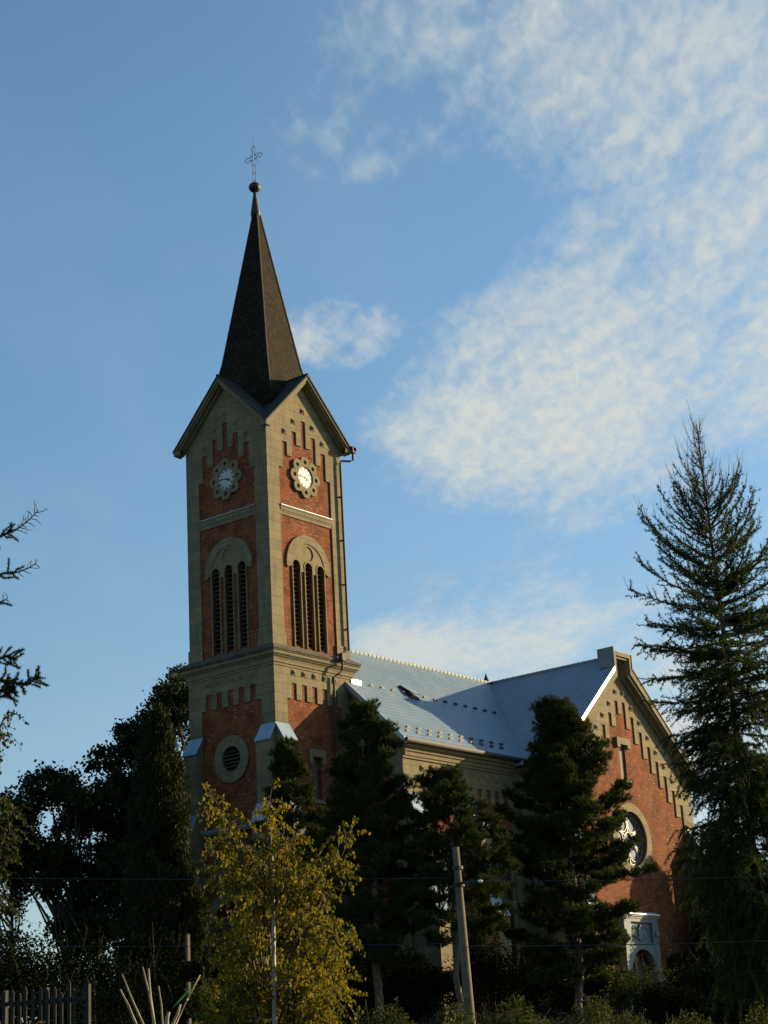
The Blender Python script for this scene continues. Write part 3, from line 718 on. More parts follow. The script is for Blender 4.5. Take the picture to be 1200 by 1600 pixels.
box(t, BX0, BX1, -6.55, -5.46, 22.125, 22.15); box(t, BX0, BX1, -5.5, -5.46, 21.3, 22.12)
t.build('parapet_cladding', M['clad'], par)
t = MB()                                      # metal strip on the left verge, sun glint put into its colour
x0, x1 = xe0, BX0-0.04
for dz0, dz1, ya, yb, nm_, mm_ in ((-0.06, 0.10, -6.60, -6.565, 'verge_flashing', 'flash'), (0.06, 0.06, -6.564, -5.85, 'verge_sheet', 'tile_y')):
    t = MB(); hexa(t, [(x0, ya, tz(x0)+dz0-0.1), (x1, ya, tz(x1)+dz0-0.1), (x1, yb, tz(x1)+dz0-0.1), (x0, yb, tz(x0)+dz0-0.1), (x0, ya, tz(x0)+dz1), (x1, ya, tz(x1)+dz1), (x1, yb, tz(x1)+dz1), (x0, yb, tz(x0)+dz1)]); t.build(nm_, M[mm_], par)
t = MB(); x0, x1 = BX1+0.04, xe1
hexa(t, [(x0, -6.60, tz(x0)+0.025), (x1, -6.60, tz(x1)+0.025), (x1, -5.9, tz(x1)+0.025), (x0, -5.9, tz(x0)+0.025), (x0, -6.60, tz(x0)+0.09), (x1, -6.60, tz(x1)+0.09), (x1, -5.9, tz(x1)+0.09), (x0, -5.9, tz(x0)+0.09)])
t.build('verge_coping', M['pipe'], par)
t = MB()
slab(t, [(xe0, -5.9, tz(xe0)), (XT, -5.9, TZ), (XT, 12.5, TZ), (xe0, 12.5, tz(xe0))], 0.12)
slab(t, [(XT, -5.9, TZ), (xe1, -5.9, tz(xe1)), (xe1, 12.5, tz(xe1)), (XT, 12.5, TZ)], 0.12)
troof2 = t.build('transept_roof', M['tile_y'], church)
t = MB()
for i in range(23):
    y = -5.4+i*0.37; tube(t, [(XT, y, TZ+0.02), (XT, y+0.34, TZ+0.02)], [0.115, 0.095], 7)
t.build('ridge_capping', M['tile_y'], troof2, True)
t = MB(); lathe(t, (XT+0.3, 3.6), [(0.0, 21.9), (0.22, 21.95), (0.22, 22.25), (0.12, 22.5), (0.0, 22.85)], 10); box(t, XT-1.2, XT-0.2, 3.3, 3.8, 21.9, 22.18)
t.build('roof_vent', M['slate'], troof2)
# lintel window
t = MB(); plate(t, FT, [[(22.42, 16.58), (22.42, 17.16), (23.86, 17.16), (23.86, 16.58), (23.52, 16.58), (23.52, 16.76), (22.74, 16.76), (22.74, 16.58)]], -RC, 0.09)
lw = t.build('lintel_window', M['trim'], church)
t = MB(); hexa(t, [FT(22.68, 14.42, -0.05), FT(23.52, 14.42, -0.05), FT(23.52, 14.52, 0.24), FT(22.68, 14.52, 0.24), FT(22.68, 14.76, -0.05), FT(23.52, 14.76, -0.05), FT(23.52, 14.62, 0.24), FT(22.68, 14.62, 0.24)]); t.build('sill', M['trim'], lw)
t = MB(); fbox(t, FT, 22.7, 23.45, 14.7, 16.78, -0.3, -0.17); t.build('shutter', M['shutter'], lw)
# rose window
t = MB(); plate(t, FT, [circ(RX, RZ, 2.03, 48), circ(RX, RZ, 1.55, 48)], -RC, 0.06); rose = t.build('rose_window', M['stone'], church)
t = MB(); plate(t, FT, [circ(RX, RZ, 1.62, 48)], -0.35, -0.30, False); t.build('glass', M['glass'], rose)
t = MB()
plate(t, FT, [circ(RX, RZ, 1.6, 48), circ(RX, RZ, 1.42, 48)], -0.298, -0.2)
for k in range(6):
    a0 = R_(90+60*k); p = np.array([math.cos(a0), math.sin(a0)]); n_ = np.array([-p[1], p[0]])*0.035
    c0 = np.array([RX, RZ]); plate(t, FT, [[tuple(c0+p*0.42+n_), tuple(c0+p*0.42-n_), tuple(c0+p*1.43-n_), tuple(c0+p*1.43+n_)]], -0.298, -0.23)
    cc = c0+np.array([math.cos(a0+R_(30)), math.sin(a0+R_(30))])*0.95
    plate(t, FT, [circ(cc[0], cc[1], 0.44, 20), circ(cc[0], cc[1], 0.38, 20)], -0.298, -0.24)
plate(t, FT, [circ(RX, RZ, 0.44, 24), circ(RX, RZ, 0.37, 24)], -0.298, -0.22)
t.build('tracery', M['frame'], rose)
# side portal of the transept
t = MB(); PX0, PX1 = 21.05, 24.62
plate(t, FT, [rectl(PX0, PX1, GZ-1, 6.95), archl(22.83, 1.32, GZ-0.9, 3.85, 20), rectl(21.75, 24.0, 5.55, 6.65)], -0.4, 0.30)
plate(t, FT, [rectl(21.6, 24.15, 5.4, 6.8)], 0.0, 0.14, False)
for i, (d, z0, z1) in enumerate(((0.34, 6.84, 6.95), (0.40, 6.95, 7.05))): fbox(t, FT, PX0-0.04-0.04*i, PX1+0.04+0.04*i, z0, z1, 0.0, d)
for u in (PX0+0.06, PX1-0.40): fbox(t, FT, u, u+0.34, 5.9, 6.2, 0.28, 0.40)
portal = t.build('portal', M['portal'], church)
t = MB(); hexa(t, [FT(PX0-0.1, 7.052, 0.0), FT(PX1+0.1, 7.052, 0.0), FT(PX1+0.1, 7.052, 0.46), FT(PX0-0.1, 7.052, 0.46), FT(PX0-0.1, 7.26, 0.0), FT(PX1+0.1, 7.26, 0.0), FT(PX1+0.1, 7.10, 0.46), FT(PX0-0.1, 7.10, 0.46)])
t.build('portal_flashing', M['flash'], portal)
t = MB()                                      # low relief scrolls in the panel
for sx in (-1, 1):
    pts = [(22.87+sx*(0.12+0.85*math.sin(a)*0.9), 5.72+0.36*(1-math.cos(a))+0.1*math.sin(3*a)) for a in np.linspace(0, 2.3, 12)]
    tube(t, [FT(u, z, 0.15) for u, z in pts], np.linspace(0.09, 0.03, 12), 6)
    pts = [(22.87+sx*(0.55+0.28*math.cos(a)), 6.15+0.26*math.sin(a)) for a in np.linspace(0.3, 5.3, 14)]
    tube(t, [FT(u, z, 0.15) for u, z in pts], np.linspace(0.07, 0.03, 14), 6)
plate(t, FT, [[(22.7, 5.65), (23.05, 5.65), (23.1, 6.1), (22.98, 6.45), (22.87, 6.56), (22.76, 6.45), (22.64, 6.1)]], 0.13, 0.22)
t.build('relief_carving', M['portal'], portal)
t = MB(); plate(t, FT, [archl(22.83, 1.4, GZ-0.8, 3.85)], -0.48, -0.45, False); door = t.build('door', M['shutter'], portal)
t = MB(); fbox(t, FT, 22.35, 22.62, GZ, 4.75, -0.3, -0.05); fbox(t, FT, 22.28, 22.69, 4.5, 4.8, -0.34, -0.02); t.build('pillar', M['trim'], portal)
TRS = [(12.3, 10.75, 1.0), (8.0, 6.7, 1.7)]
for u in (XT-7.2, XT+6.4): buttress(FT, u, u+0.9, 0.0, TRS, GZ-1)

# ------------------------------------------------------------------ ground
HD = np.array([math.cos(_y), math.sin(_y)])
def sst(t): t = np.clip(t, 0, 1); return t*t*(3-2*t)
def ground_z(x, y):
    s = (np.asarray(x)-CAM[0])*HD[0]+(np.asarray(y)-CAM[1])*HD[1]
    return -3.75+(GZ+3.75)*sst((s-40)/52.0)-16*sst((s-150)/350.0)
def axis_pts(c):
    a = np.concatenate([np.linspace(0, 160, 65), np.geomspace(170, 3500, 22)]); return np.concatenate([-a[:0:-1], a])+c
gx, gy = axis_pts(-20.0), axis_pts(-15.0)
X, Y = np.meshgrid(gx, gy, indexing='ij')
rs = np.random.RandomState(3)
Z = ground_z(X, Y)+rs.normal(0, 0.03, X.shape)
m, N, bs = mat('meadow_ground'); t = N.n('ShaderNodeTexCoord')
nz = N.n('ShaderNodeTexNoise', {'Vector': t.outputs['Object'], 'Scale': 0.5, 'Detail': 8.0, 'Roughness': 0.7}).outputs[0]
n2 = N.n('ShaderNodeTexNoise', {'Vector': t.outputs['Object'], 'Scale': 9.0, 'Detail': 5.0, 'Roughness': 0.7}).outputs[0]
c = N.mix(N.smooth(nz, 0.35, 0.7), (0.014, 0.02, 0.007), (0.028, 0.028, 0.011)); c = N.mix(N.math('MULTIPLY', n2, 0.5), c, (0.02, 0.018, 0.01))
N.link(c, bs.inputs['Base Color']); bs.inputs['Roughness'].default_value = 0.95; bump(N, bs, n2, 0.8, 0.1); M['ground'] = m
g = MB(); b = g.add(np.stack([X, Y, Z], -1).reshape(-1, 3)); nx, ny = X.shape
i = np.arange(nx-1)[:, None]*ny; j = np.arange(ny-1)[None, :]
g.polys(np.stack([i+j, i+ny+j, i+ny+j+1, i+j+1], -1).reshape(-1, 4), b)
go = g.build('ground', M['ground'], None, True); go['kind'] = 'structure'

# ------------------------------------------------------------------ foliage tools
def leaf_mat(name, cols, rough=0.75, trans=0.25, spec=0.12, hue=0.0):
    m = bpy.data.materials.new(name); m.use_nodes = True; nt = m.node_tree; N = NT(nt); bs = nt.nodes['Principled BSDF']; out = nt.nodes['Material Output']
    gi = N.n('ShaderNodeNewGeometry'); r = gi.outputs['Random Per Island']
    cr = N.n('ShaderNodeValToRGB', {0: r}); el = cr.color_ramp.elements
    el[0].color = (*cols[0], 1); el[1].color = (*cols[-1], 1)
    for k, cc in enumerate(cols[1:-1]): e_ = el.new((k+1)/(len(cols)-1)); e_.color = (*cc, 1)
    t = N.n('ShaderNodeTexCoord'); nz = N.n('ShaderNodeTexNoise', {'Vector': t.outputs['Object'], 'Scale': 0.8, 'Detail': 3.0}).outputs[0]
    c = N.mix(1.0, cr.outputs[0], N.mix(N.smooth(nz, 0.3, 0.7), (0.75, 0.8, 0.8), (1.25, 1.2, 1.1)), 'MULTIPLY')
    N.link(c, bs.inputs['Base Color']); bs.inputs['Roughness'].default_value = rough; bs.inputs['Specular IOR Level'].default_value = spec
    tr = N.n('ShaderNodeBsdfTranslucent', {0: N.mix(1.0, c, (1.5, 1.5, 0.6), 'MULTIPLY')})
    mx = N.n('ShaderNodeMixShader', {0: trans, 1: bs.outputs[0], 2: tr.outputs[0]}); N.link(mx.outputs[0], out.inputs[0])
    return m
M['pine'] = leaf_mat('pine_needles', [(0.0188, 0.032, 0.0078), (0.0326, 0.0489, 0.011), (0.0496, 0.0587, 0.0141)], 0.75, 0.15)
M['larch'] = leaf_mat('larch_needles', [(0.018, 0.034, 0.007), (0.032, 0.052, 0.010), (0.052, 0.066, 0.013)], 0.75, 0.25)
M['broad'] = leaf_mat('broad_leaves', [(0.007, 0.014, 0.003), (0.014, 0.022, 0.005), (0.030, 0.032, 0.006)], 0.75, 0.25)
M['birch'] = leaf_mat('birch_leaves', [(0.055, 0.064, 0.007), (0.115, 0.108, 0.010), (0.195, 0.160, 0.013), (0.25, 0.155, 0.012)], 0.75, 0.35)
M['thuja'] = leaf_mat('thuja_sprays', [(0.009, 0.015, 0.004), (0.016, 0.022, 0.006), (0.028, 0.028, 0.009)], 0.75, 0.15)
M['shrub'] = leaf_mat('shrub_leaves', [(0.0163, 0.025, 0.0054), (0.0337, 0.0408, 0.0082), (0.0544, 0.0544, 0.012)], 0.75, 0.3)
M['shade_shrub'] = leaf_mat('shaded_evergreen_leaves', [(0.005, 0.008, 0.002), (0.008, 0.013, 0.003), (0.015, 0.018, 0.005)], 0.9, 0.04, 0.0)  # leaf colour taken near black to stand for shade over the undergrowth
M['young_bark'] = plain('brown_birch_twigs', (0.045, 0.03, 0.02), 0.8, 0, 0.3, 8.0)
M['bark'] = plain('grey_brown_bark', (0.055, 0.045, 0.034), 0.95, 0, 0.4, 6.0, 0.6)
M['pine_bark'] = plain('pine_bark', (0.10, 0.072, 0.05), 0.95, 0, 0.4, 6.0, 0.6)
M['birch_bark'] = plain('birch_bark', (0.38, 0.34, 0.27), 0.8, 0, 0.45, 9.0, 0.3)
M['twig'] = plain('dry_cane', (0.25, 0.2, 0.115), 0.8, 0, 0.25, 20.0)
M['wood'] = plain('shaded_weathered_wood', (0.018, 0.0145, 0.010), 0.9, 0, 0.35, 9.0)  # wood colour lowered to carry the shade over the fence
M['blade'] = plain('green_blade', (0.03, 0.16, 0.04), 0.5, 0, 0.2, 20.0)

def unit(a): return a/(np.linalg.norm(a, axis=-1, keepdims=True)+1e-9)
def leaves(mb, P, size, rs, flat=0.0, aspect=0.62, axis=None):
    """one small four-cornered leaf at each point"""
    n = len(P); a = unit(rs.normal(size=(n, 3))) if axis is None else unit(axis+0.5*rs.normal(size=(n, 3)))
    nrm = rs.normal(size=(n, 3)); nrm[:, 2] += flat; b = unit(np.cross(a, nrm)); s = np.broadcast_to(size, (n,))*(0.7+0.6*rs.rand(n)); s = s[:, None]
    V = np.stack([P-a*s*0.5, P+b*s*aspect*0.5, P+a*s*0.5, P-b*s*aspect*0.5], 1)
    base = mb.add(V.reshape(-1, 3)); mb.polys(np.arange(4*n).reshape(n, 4), base)
def needles(mb, C, A, L, k, spread, w, rs):
    """k thin needles fanning out round axis A at each centre C"""
    n = len(C); D = unit(A[:, None, :]+spread*rs.normal(size=(n, k, 3))); Lk = L*(0.75+0.5*rs.rand(n, k, 1))
    st = C[:, None, :]+A[:, None, :]*(rs.rand(n, k, 1)-0.5)*L*0.8
    sd = unit(np.cross(D, rs.normal(size=(n, k, 3))))*w*0.5
    V = np.stack([st-sd, st+sd, st+D*Lk], 2).reshape(-1, 3)
    base = mb.add(V); mb.polys(np.arange(3*n*k).reshape(-1, 3), base)
def curve_branch(p0, az, L, e0, e1, n, rs, wob=0.08):
    """points along a branch leaving p0, elevation going from e0 to e1"""
    pts = [np.array(p0, float)]; 
    for i in range(n):
        e = e0+(e1-e0)*(i+0.5)/n; az += rs.normal()*wob
        pts.append(pts[-1]+L/n*np.array([math.cos(az)*math.cos(e), math.sin(az)*math.cos(e), math.sin(e)]))
    return np.array(pts)
def interp(pts, f):
    x = f*(len(pts)-1); i = min(int(x), len(pts)-2); return pts[i]+(pts[i+1]-pts[i])*(x-i), unit(pts[i+1]-pts[i])
def tree_root(name, label, cat, px, py, D, group, zoff=0.0):
    p = at(px, py, D); z = float(ground_z(p[0], p[1]))+zoff
    return thing(name, label, cat, (float(p[0]), float(p[1]), z), group), p, z

def pine(label, px, py, D, cb, R, seed, step=0.46, nm='pine_tree', tops=1, pr=0.33, gap=0.0):
    """black pine: tiers of boughs that carry rounded needle pads, broad rounded head"""
    rs = np.random.RandomState(seed)
    root, top, z0 = tree_root(nm, label, 'tree', px, py, D, 'pines in front of the church')
    H = top[2]-z0; x, y = top[0], top[1]; tk, br, cr = MB(), MB(), MB()
    zz = np.linspace(0, 1, 14); lean = rs.normal(size=2)*0.15
    tp = np.stack([x+lean[0]*np.sin(zz*3)+0.05*rs.normal(size=14), y+lean[1]*np.sin(zz*3.5)+0.05*rs.normal(size=14), z0-0.3+(H+0.1)*zz], 1)
    tube(tk, tp, 0.03+0.15*(1-zz)**0.8*(H/13), 8)
    C, A = [], []
    def pad(c, r, d):
        n = max(5, int(15*(r/0.3)**2)); o = unit(rs.normal(size=(n, 3)))*(rs.rand(n, 1)**0.45)*np.array([1, 1, 0.62])*r
        C.extend(c+o); A.extend(unit(o/r*0.8+np.array([0, 0, 0.75])+d*0.35+0.2*rs.normal(size=(n, 3))))
    def bough(p0, az, L, e0, e1, w):
        pts = curve_branch(p0, az, L, e0, e1, 6, rs, 0.13); tube(br, pts, np.linspace(w, 0.008, 7), 4, False)
        s = 0.30*L
        while s < L:
            p, d = interp(pts, s/L); side = unit(np.cross(d, (0, 0, 1.0)))*(1 if rs.rand() < 0.5 else -1)
            tl = (0.15+0.50*rs.rand())*(1.15-0.75*s/L)*min(1.0, 0.5+L/2.5); e_ = p+unit(d*0.8+side*0.8+np.array([0, 0, 0.25*rs.rand()]))*tl
            tube(br, [p, (p+e_)/2+np.array([0, 0, -0.02]), e_], [0.012, 0.010, 0.006], 3, False); pad(e_, pr*(0.6+0.7*rs.rand()), d)
            s += 0.26+0.16*rs.rand()
        pad(pts[-1], pr*(0.75+0.6*rs.rand()), unit(pts[-1]-pts[-2]))
    z = cb*H
    while z < H-0.35:
        t = (z-cb*H)/(H*(1-cb)); prof = (0.72+0.9*t) if t < 0.3 else max(0.1, (1-((t-0.3)/0.7)**1.7*0.86))
        nb = rs.randint(4, 7)
        for q in range(nb):
            if rs.rand() < gap: continue
            az = 2*math.pi*(q+rs.rand()*0.8)/nb+z*2.1; L = max(0.3, R*prof*(0.50+0.62*rs.rand())); e0 = R_(-4+34*t+rs.normal()*9)
            p0, _ = interp(tp, min(0.99, (z+rs.rand()*0.3)/H)); bough(p0, az, L, e0, e0+R_(10+28*rs.rand()), 0.016+0.016*L/R*1.4)
        z += step*(0.8+0.4*rs.rand())
    for k in range(tops):                         # leaders of the head
        az = rs.rand()*6.3; p0, _ = interp(tp, 0.94-0.02*k); L = 0.55+0.5*rs.rand(); bough(p0, az, L, R_(50), R_(80), 0.02)
    for ff in np.linspace(0.95, 1.0, 4): pp, dd = interp(tp, ff); pad(pp, 0.2, np.array([0, 0, 1.0]))
    needles(cr, np.array(C), np.array(A), 0.175, 18, 0.7, 0.029, rs)
    tk.build('trunk', M['pine_bark'], root, True); br.build('branches', M['bark'], root, True); cr.build('crown', M['pine'], root)
    return root

pine('tall dense pine in front of the gable with the round window', 868, 1098, 84, 0.14, 3.6, 11, tops=4, pr=0.38, step=0.36)
pine('slim pine standing just behind the concrete pole', 692, 1196, 79, 0.36, 2.95, 12, tops=3, pr=0.34)
pine('broad shaded pine left of the pole, in front of the nave corner', 566, 1094, 80, 0.24, 2.8, 16, tops=2, pr=0.36)
pine('small dark pine against the front corner of the tower', 446, 1152, 84, 0.16, 2.0, 14, tops=1, pr=0.3)

def larch():
    rs = np.random.RandomState(21)
    root, top, z0 = tree_root('larch_tree', 'tall larch with bare upswept top shoots and hanging branches at the right edge', 'tree', 1089, 661, 60, None)
    base = at(1222, 1600, 60)
    tk, br, cr = MB(), MB(), MB(); H = top[2]-z0
    f = np.linspace(0, 1, 22); bx = top+(base-top)*0.93
    tp = np.stack([base[0]+(top[0]-base[0])*f**1.0, base[1]+(top[1]-base[1])*f**1.0, z0-0.3+(H+0.3)*f], 1)
    # trunk stays nearly upright, only its leader leans
    off = (f-1.0); tp[:, 0] = top[0]+(base[0]-top[0])*(1-f)*0.6+0.08*np.sin(f*9); tp[:, 1] = top[1]+(base[1]-top[1])*(1-f)*0.6+0.06*np.cos(f*7)
    tube(tk, tp, 0.012+0.165*(1-f)**0.85, 9)
    C, A, C2, A2 = [], [], [], []
    z = 0.16*H
    while z < H-0.5:
        t = z/H; R = min(12.2*(1-t)+0.1, 2.35+max(0.0, t-0.54)*8, 3.25)
        if t < 0.35: R *= 0.75+0.7*t
        for q in range(rs.randint(4, 6) if t < 0.88 else rs.randint(2, 4)):
            az = rs.rand()*2*math.pi; L = R*(0.42+0.70*rs.rand()); up = (t-0.55)*1.9
            e0 = R_(np.clip(-10+70*up, -18, 36)); e1 = e0+R_(6+20*rs.rand()+(26 if t > 0.7 else 0))
            p0, _ = interp(tp, min(0.995, (z+0.3*rs.rand())/H)); pts = curve_branch(p0, az, L, e0, e1, 8, rs, 0.07)
            tube(br, pts, np.linspace(0.012+0.010*L, 0.006, 9), 4, False)
            s = 0.12*L
            while s < L*(0.97 if t < 0.8 else 0.9):
                p, d = interp(pts, s/L); ff = s/L
                hang = np.clip(1.25-1.55*t, 0.02, 1.0)
                side = unit(np.cross(d, (0, 0, 1.0)))*(1 if rs.rand() < .5 else -1)
                tl = (0.3+0.9*rs.rand())*(0.40+1.15*hang)*(1.15-0.6*ff)*(0.45+0.55*min(1, L/2))
                d0 = unit(d*0.7+side*(0.4+0.6*rs.rand())+np.array([0, 0, rs.uniform(-0.75, 0.55)]))
                d1 = unit(d0*0.45+np.array([0, 0, 0.5-1.9*hang])+0.12*rs.normal(size=3))
                tw = np.array([p, p+d0*tl*0.35, p+d0*tl*0.5+d1*tl*0.35, p+d0*tl*0.5+d1*tl*0.8]); tube(br, tw, [0.008, 0.007, 0.006, 0.004], 3, False)
                dens = 1.0 if t < 0.72 else max(0.12, 1-(t-0.70)*4.2)
                for g_ in np.arange(0.08, 1.0, 0.062/tl):
                    if rs.rand() > dens: continue
                    pp, dd = interp(tw, g_); C.append(pp); A.append(unit(dd+0.9*rs.normal(size=3)))
                s += (0.058 if t < 0.62 else 0.08)+0.05*rs.rand()
            if t < 0.85:
                for g_ in np.arange(0.2, 0.93, 0.05):
                    pp, dd = interp(pts, g_); C.append(pp); A.append(unit(dd+0.9*rs.normal(size=3)))
            for k_ in range(rs.randint(2, 4)+(1 if 0.75 < t < 0.9 else 0)):   # bare upswept end shoots
                p, d = interp(pts, 0.6+0.38*rs.rand()); l = 0.25+(0.5 if t < 0.75 else 0.6)*rs.rand(); v = unit(d+np.array([0, 0, 0.6+0.9*rs.rand()])+0.3*rs.normal(size=3))
                tube(br, [p, p+v*l*0.5, p+v*l+np.array([0, 0, 0.06])], [0.009, 0.007, 0.004], 3, False)
        z += (0.15 if t < 0.74 else 0.21)+0.08*rs.rand()
    needles(cr, np.array(C), np.array(A), 0.092, 8, 0.95, 0.028, rs)
    tk.build('trunk', M['bark'], root, True); br.build('branches', M['bark'], root, True); cr.build('crown', M['larch'], root)
larch()

def broadleaf(label, px, py, D, lumps, leaf, nl, seed, nm='broadleaf_tree', group='trees left of the tower', m='broad', spread=1.0, trunk_r=0.22):
    """lumps: (px, py, radius m, depth offset m) leafy masses carried on limbs from the trunk"""
    rs = np.random.RandomState(seed)
    root, top, z0 = tree_root(nm, label, 'tree', px, py, D, group)
    x, y = top[0], top[1]; tk, br, cr = MB(), MB(), MB()
    cs = [(at(a, b, D+dd), r) for a, b, r, dd in lumps]; zt = max(c[2] for c, r in cs)
    tz_ = np.linspace(0, 1, 10); tp = np.stack([x+0.15*np.sin(tz_*5+seed), y+0.15*np.cos(tz_*4), z0-0.3+(zt-z0)*0.85*tz_], 1); tube(tk, tp, trunk_r*(1-0.85*tz_)+0.02, 8)
    for c, r in cs:
        f = np.clip((c[2]-z0)/(zt-z0)-0.22-0.15*rs.rand(), 0.12, 0.95)/0.85; p0, _ = interp(tp, min(f, 0.98))
        mid = (p0+c)/2+np.array([0, 0, -0.25])+0.2*rs.normal(size=3)
        tube(br, [p0, mid, c], [0.07*r+0.02, 0.045*r+0.015, 0.02], 5, False)
        ns = int(14*r)
        ends = c+unit(rs.normal(size=(ns, 3)))*r*(0.55+0.45*rs.rand(ns, 1))*np.array([1, 1, 0.8])
        for e_ in ends:
            tube(br, [c+0.2*rs.normal(size=3)*r, (c+e_)/2+0.1*rs.normal(size=3), e_], [0.022, 0.014, 0.006], 3, False)
        n = int(2.6*nl*r*r); k = rs.randint(0, ns, n)
        P = ends[k]+rs.normal(size=(n, 3))*np.array([0.30, 0.30, 0.22])*min(1, r)*spread
        leaves(cr, P, leaf, rs, 0.6, 0.7)
    tk.build('trunk', M['bark'], root, True); br.build('branches', M['bark'], root, True); cr.build('crown', M[m], root)
    return root
def scatter(seed, poly, n, r0, r1, dz=3.0):
    """leafy masses spread through an outline in the picture plane of that tree"""
    rs = np.random.RandomState(seed); out = []; xs = [p[0] for p in poly]; ys = [p[1] for p in poly]
    while len(out) < n:
        a, b = rs.uniform(min(xs), max(xs)), rs.uniform(min(ys), max(ys)); ins = False; j = len(poly)-1
        for i in range(len(poly)):
            if (poly[i][1] > b) != (poly[j][1] > b) and a < (poly[j][0]-poly[i][0])*(b-poly[i][1])/(poly[j][1]-poly[i][1])+poly[i][0]: ins = not ins
            j = i
        if ins: out.append((a, b, rs.uniform(r0, r1), rs.uniform(-dz, dz)))
    return out
broadleaf('wide dark broadleaved tree at the far left with sky showing through', 105, 1180, 92,
          scatter(1, [(20, 1260), (60, 1215), (110, 1195), (165, 1185), (190, 1300), (185, 1470), (120, 1470), (60, 1380), (0, 1350)], 46, 0.7, 1.15), 0.21, 330, 5)
broadleaf('taller leafy tree between the wide tree and the thuja', 215, 1110, 96,
          scatter(2, [(215, 1110), (240, 1130), (250, 1250), (240, 1420), (170, 1440), (160, 1250), (185, 1160)], 34, 0.7, 1.1), 0.21, 330, 6)
broadleaf('thin crowned loose tree at the left end of the row', 20, 1340, 99,
          scatter(3, [(-90, 1280), (10, 1290), (60, 1400), (80, 1440), (20, 1470), (-100, 1480)], 22, 0.5, 0.9), 0.15, 200, 7, trunk_r=0.18)
broadleaf('broadleaved tree standing behind the tower', 300, 1060, 112,
          [(280, 1052, 0.85, 0), (268, 1078, 0.9, 1), (262, 1105, 0.9, -1), (272, 1130, 1.0, 0)]+scatter(4, [(285, 1050), (330, 1060), (340, 1300), (300, 1420), (262, 1380), (250, 1200), (258, 1075)], 34, 0.7, 1.1), 0.21, 300, 8)

def thuja(label, px, py, D, rad, seed, group=None, nm='thuja_tree', m='thuja', dens=1.0, taper=0.75, lump=0.28):
    """dense upright evergreen: sprays over lumpy upright masses round a stem"""
    rs = np.random.RandomState(seed); root, top, z0 = tree_root(nm, label, 'tree', px, py, D, group); H = top[2]-z0; x, y = top[0], top[1]
    tk, cr, br = MB(), MB(), MB(); tube(tk, [(x, y, z0-0.3), (x+0.05, y, z0+H*0.5), (x, y+0.03, z0+H*0.96)], [0.2, 0.11, 0.02], 8)
    n = int(26*H*dens)
    for i in range(n):
        f = rs.rand()**0.9; zc = z0+0.04*H+H*0.88*f; rr = rad*(1-f**(1/taper))**0.7*(0.75+0.3*math.sin(zc*1.3+seed)*0.5+0.35*rs.rand()); az = rs.rand()*2*math.pi
        k = 0.45+0.6*rs.rand(); c = np.array([x+math.cos(az)*rr*k, y+math.sin(az)*rr*k, zc]); s = lump*(0.7+0.8*rs.rand())
        tube(br, [(x, y, zc-0.5), (x+(c[0]-x)*.5, y+(c[1]-y)*.5, zc-0.3), tuple(c)], [0.03, 0.02, 0.008], 3, False)
        m_ = int(230*s/0.28); P = c+unit(rs.normal(size=(m_, 3)))*rs.rand(m_, 1)**0.5*np.array([s*0.85, s*0.85, s*1.5]); P = P[P[:, 2] < z0+H*0.995]
        leaves(cr, P, 0.20, rs, 0.0, 0.30, np.array([[math.cos(az)*0.3, math.sin(az)*0.3, 1.0]]))
    tk.build('trunk', M['bark'], root, True); br.build('branches', M['bark'], root, True); cr.build('crown', M[m], root)
thuja('tall column shaped evergreen left of the tower', 246, 1085, 80, 2.0, 31, dens=1.1, lump=0.5)
thuja('dark upright evergreen beside the portal at the right', 1118, 1300, 110, 2.3, 32, 'evergreens at the right edge', dens=1.5, lump=0.4)
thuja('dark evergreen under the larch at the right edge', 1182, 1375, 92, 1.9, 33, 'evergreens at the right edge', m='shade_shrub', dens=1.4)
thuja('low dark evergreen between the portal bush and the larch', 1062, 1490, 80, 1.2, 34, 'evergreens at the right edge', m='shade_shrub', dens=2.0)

def birch(label, px, py, D, top_px, shoots, spread_px, leaf, nleaf, seed, base_py=1600, nm='birch_tree', low=1250):
    rs = np.random.RandomState(seed); p0 = at(px, py, D); z0 = float(ground_z(p0[0], p0[1])); root = thing(nm, label, 'tree', (float(p0[0]), float(p0[1]), z0))
    tk, br, cr = MB(), MB(), MB(); top = at(*top_px, D)
    f = np.linspace(0, 1, 12); tp = np.stack([p0[0]+(top[0]-p0[0])*f+0.05*np.sin(f*8), p0[1]+(top[1]-p0[1])*f+0.04*np.sin(f*6+1), z0-0.2+(top[2]-z0+0.2)*f], 1)
    tube(tk, tp, 0.046*(1-f)**0.7+0.007, 8)
    P, AX = [], []
    ends = [(at(a, b, D+dd), at(c, d, D+dd*0.3)) for a, b, c, d, dd in shoots]
    for e_, s_ in ends:
        mid = (e_+s_)/2+np.array([0, 0, 0.12])+0.05*rs.normal(size=3); pts = np.array([s_, (s_+mid)/2, mid, (mid+e_)/2, e_])
        tube(br, pts, np.linspace(0.018, 0.004, 5), 5, False); L = np.linalg.norm(e_-s_)
        for q in range(int(16*L)+4):
            p, d = interp(pts, 0.25+0.75*rs.rand()); tl = 0.12+0.3*rs.rand(); v = unit(unit(rs.normal(size=3))+d*0.4+np.array([0, 0, -0.25]))
            tw = np.array([p, p+v*tl*0.6, p+v*tl+np.array([0, 0, -0.25*tl])]); tube(br, tw, [0.005, 0.004, 0.002], 3, False)
            for g_ in np.linspace(0.2, 1, int(nleaf*tl/0.3)+2):
                pp, _ = interp(tw, min(g_, 1.0)); P.append(pp+0.018*rs.normal(size=3))
    P = np.array(P); leaves(cr, P, leaf, rs, 0.2, 0.72, np.array([[0, 0, -1.0]])); lm = 'shrub' if nm == 'sapling' else 'birch'
    tk.build('trunk', M['birch_bark'], root, True); br.build('branches', M['young_bark'], root, True); cr.build('crown', M[lm], root)
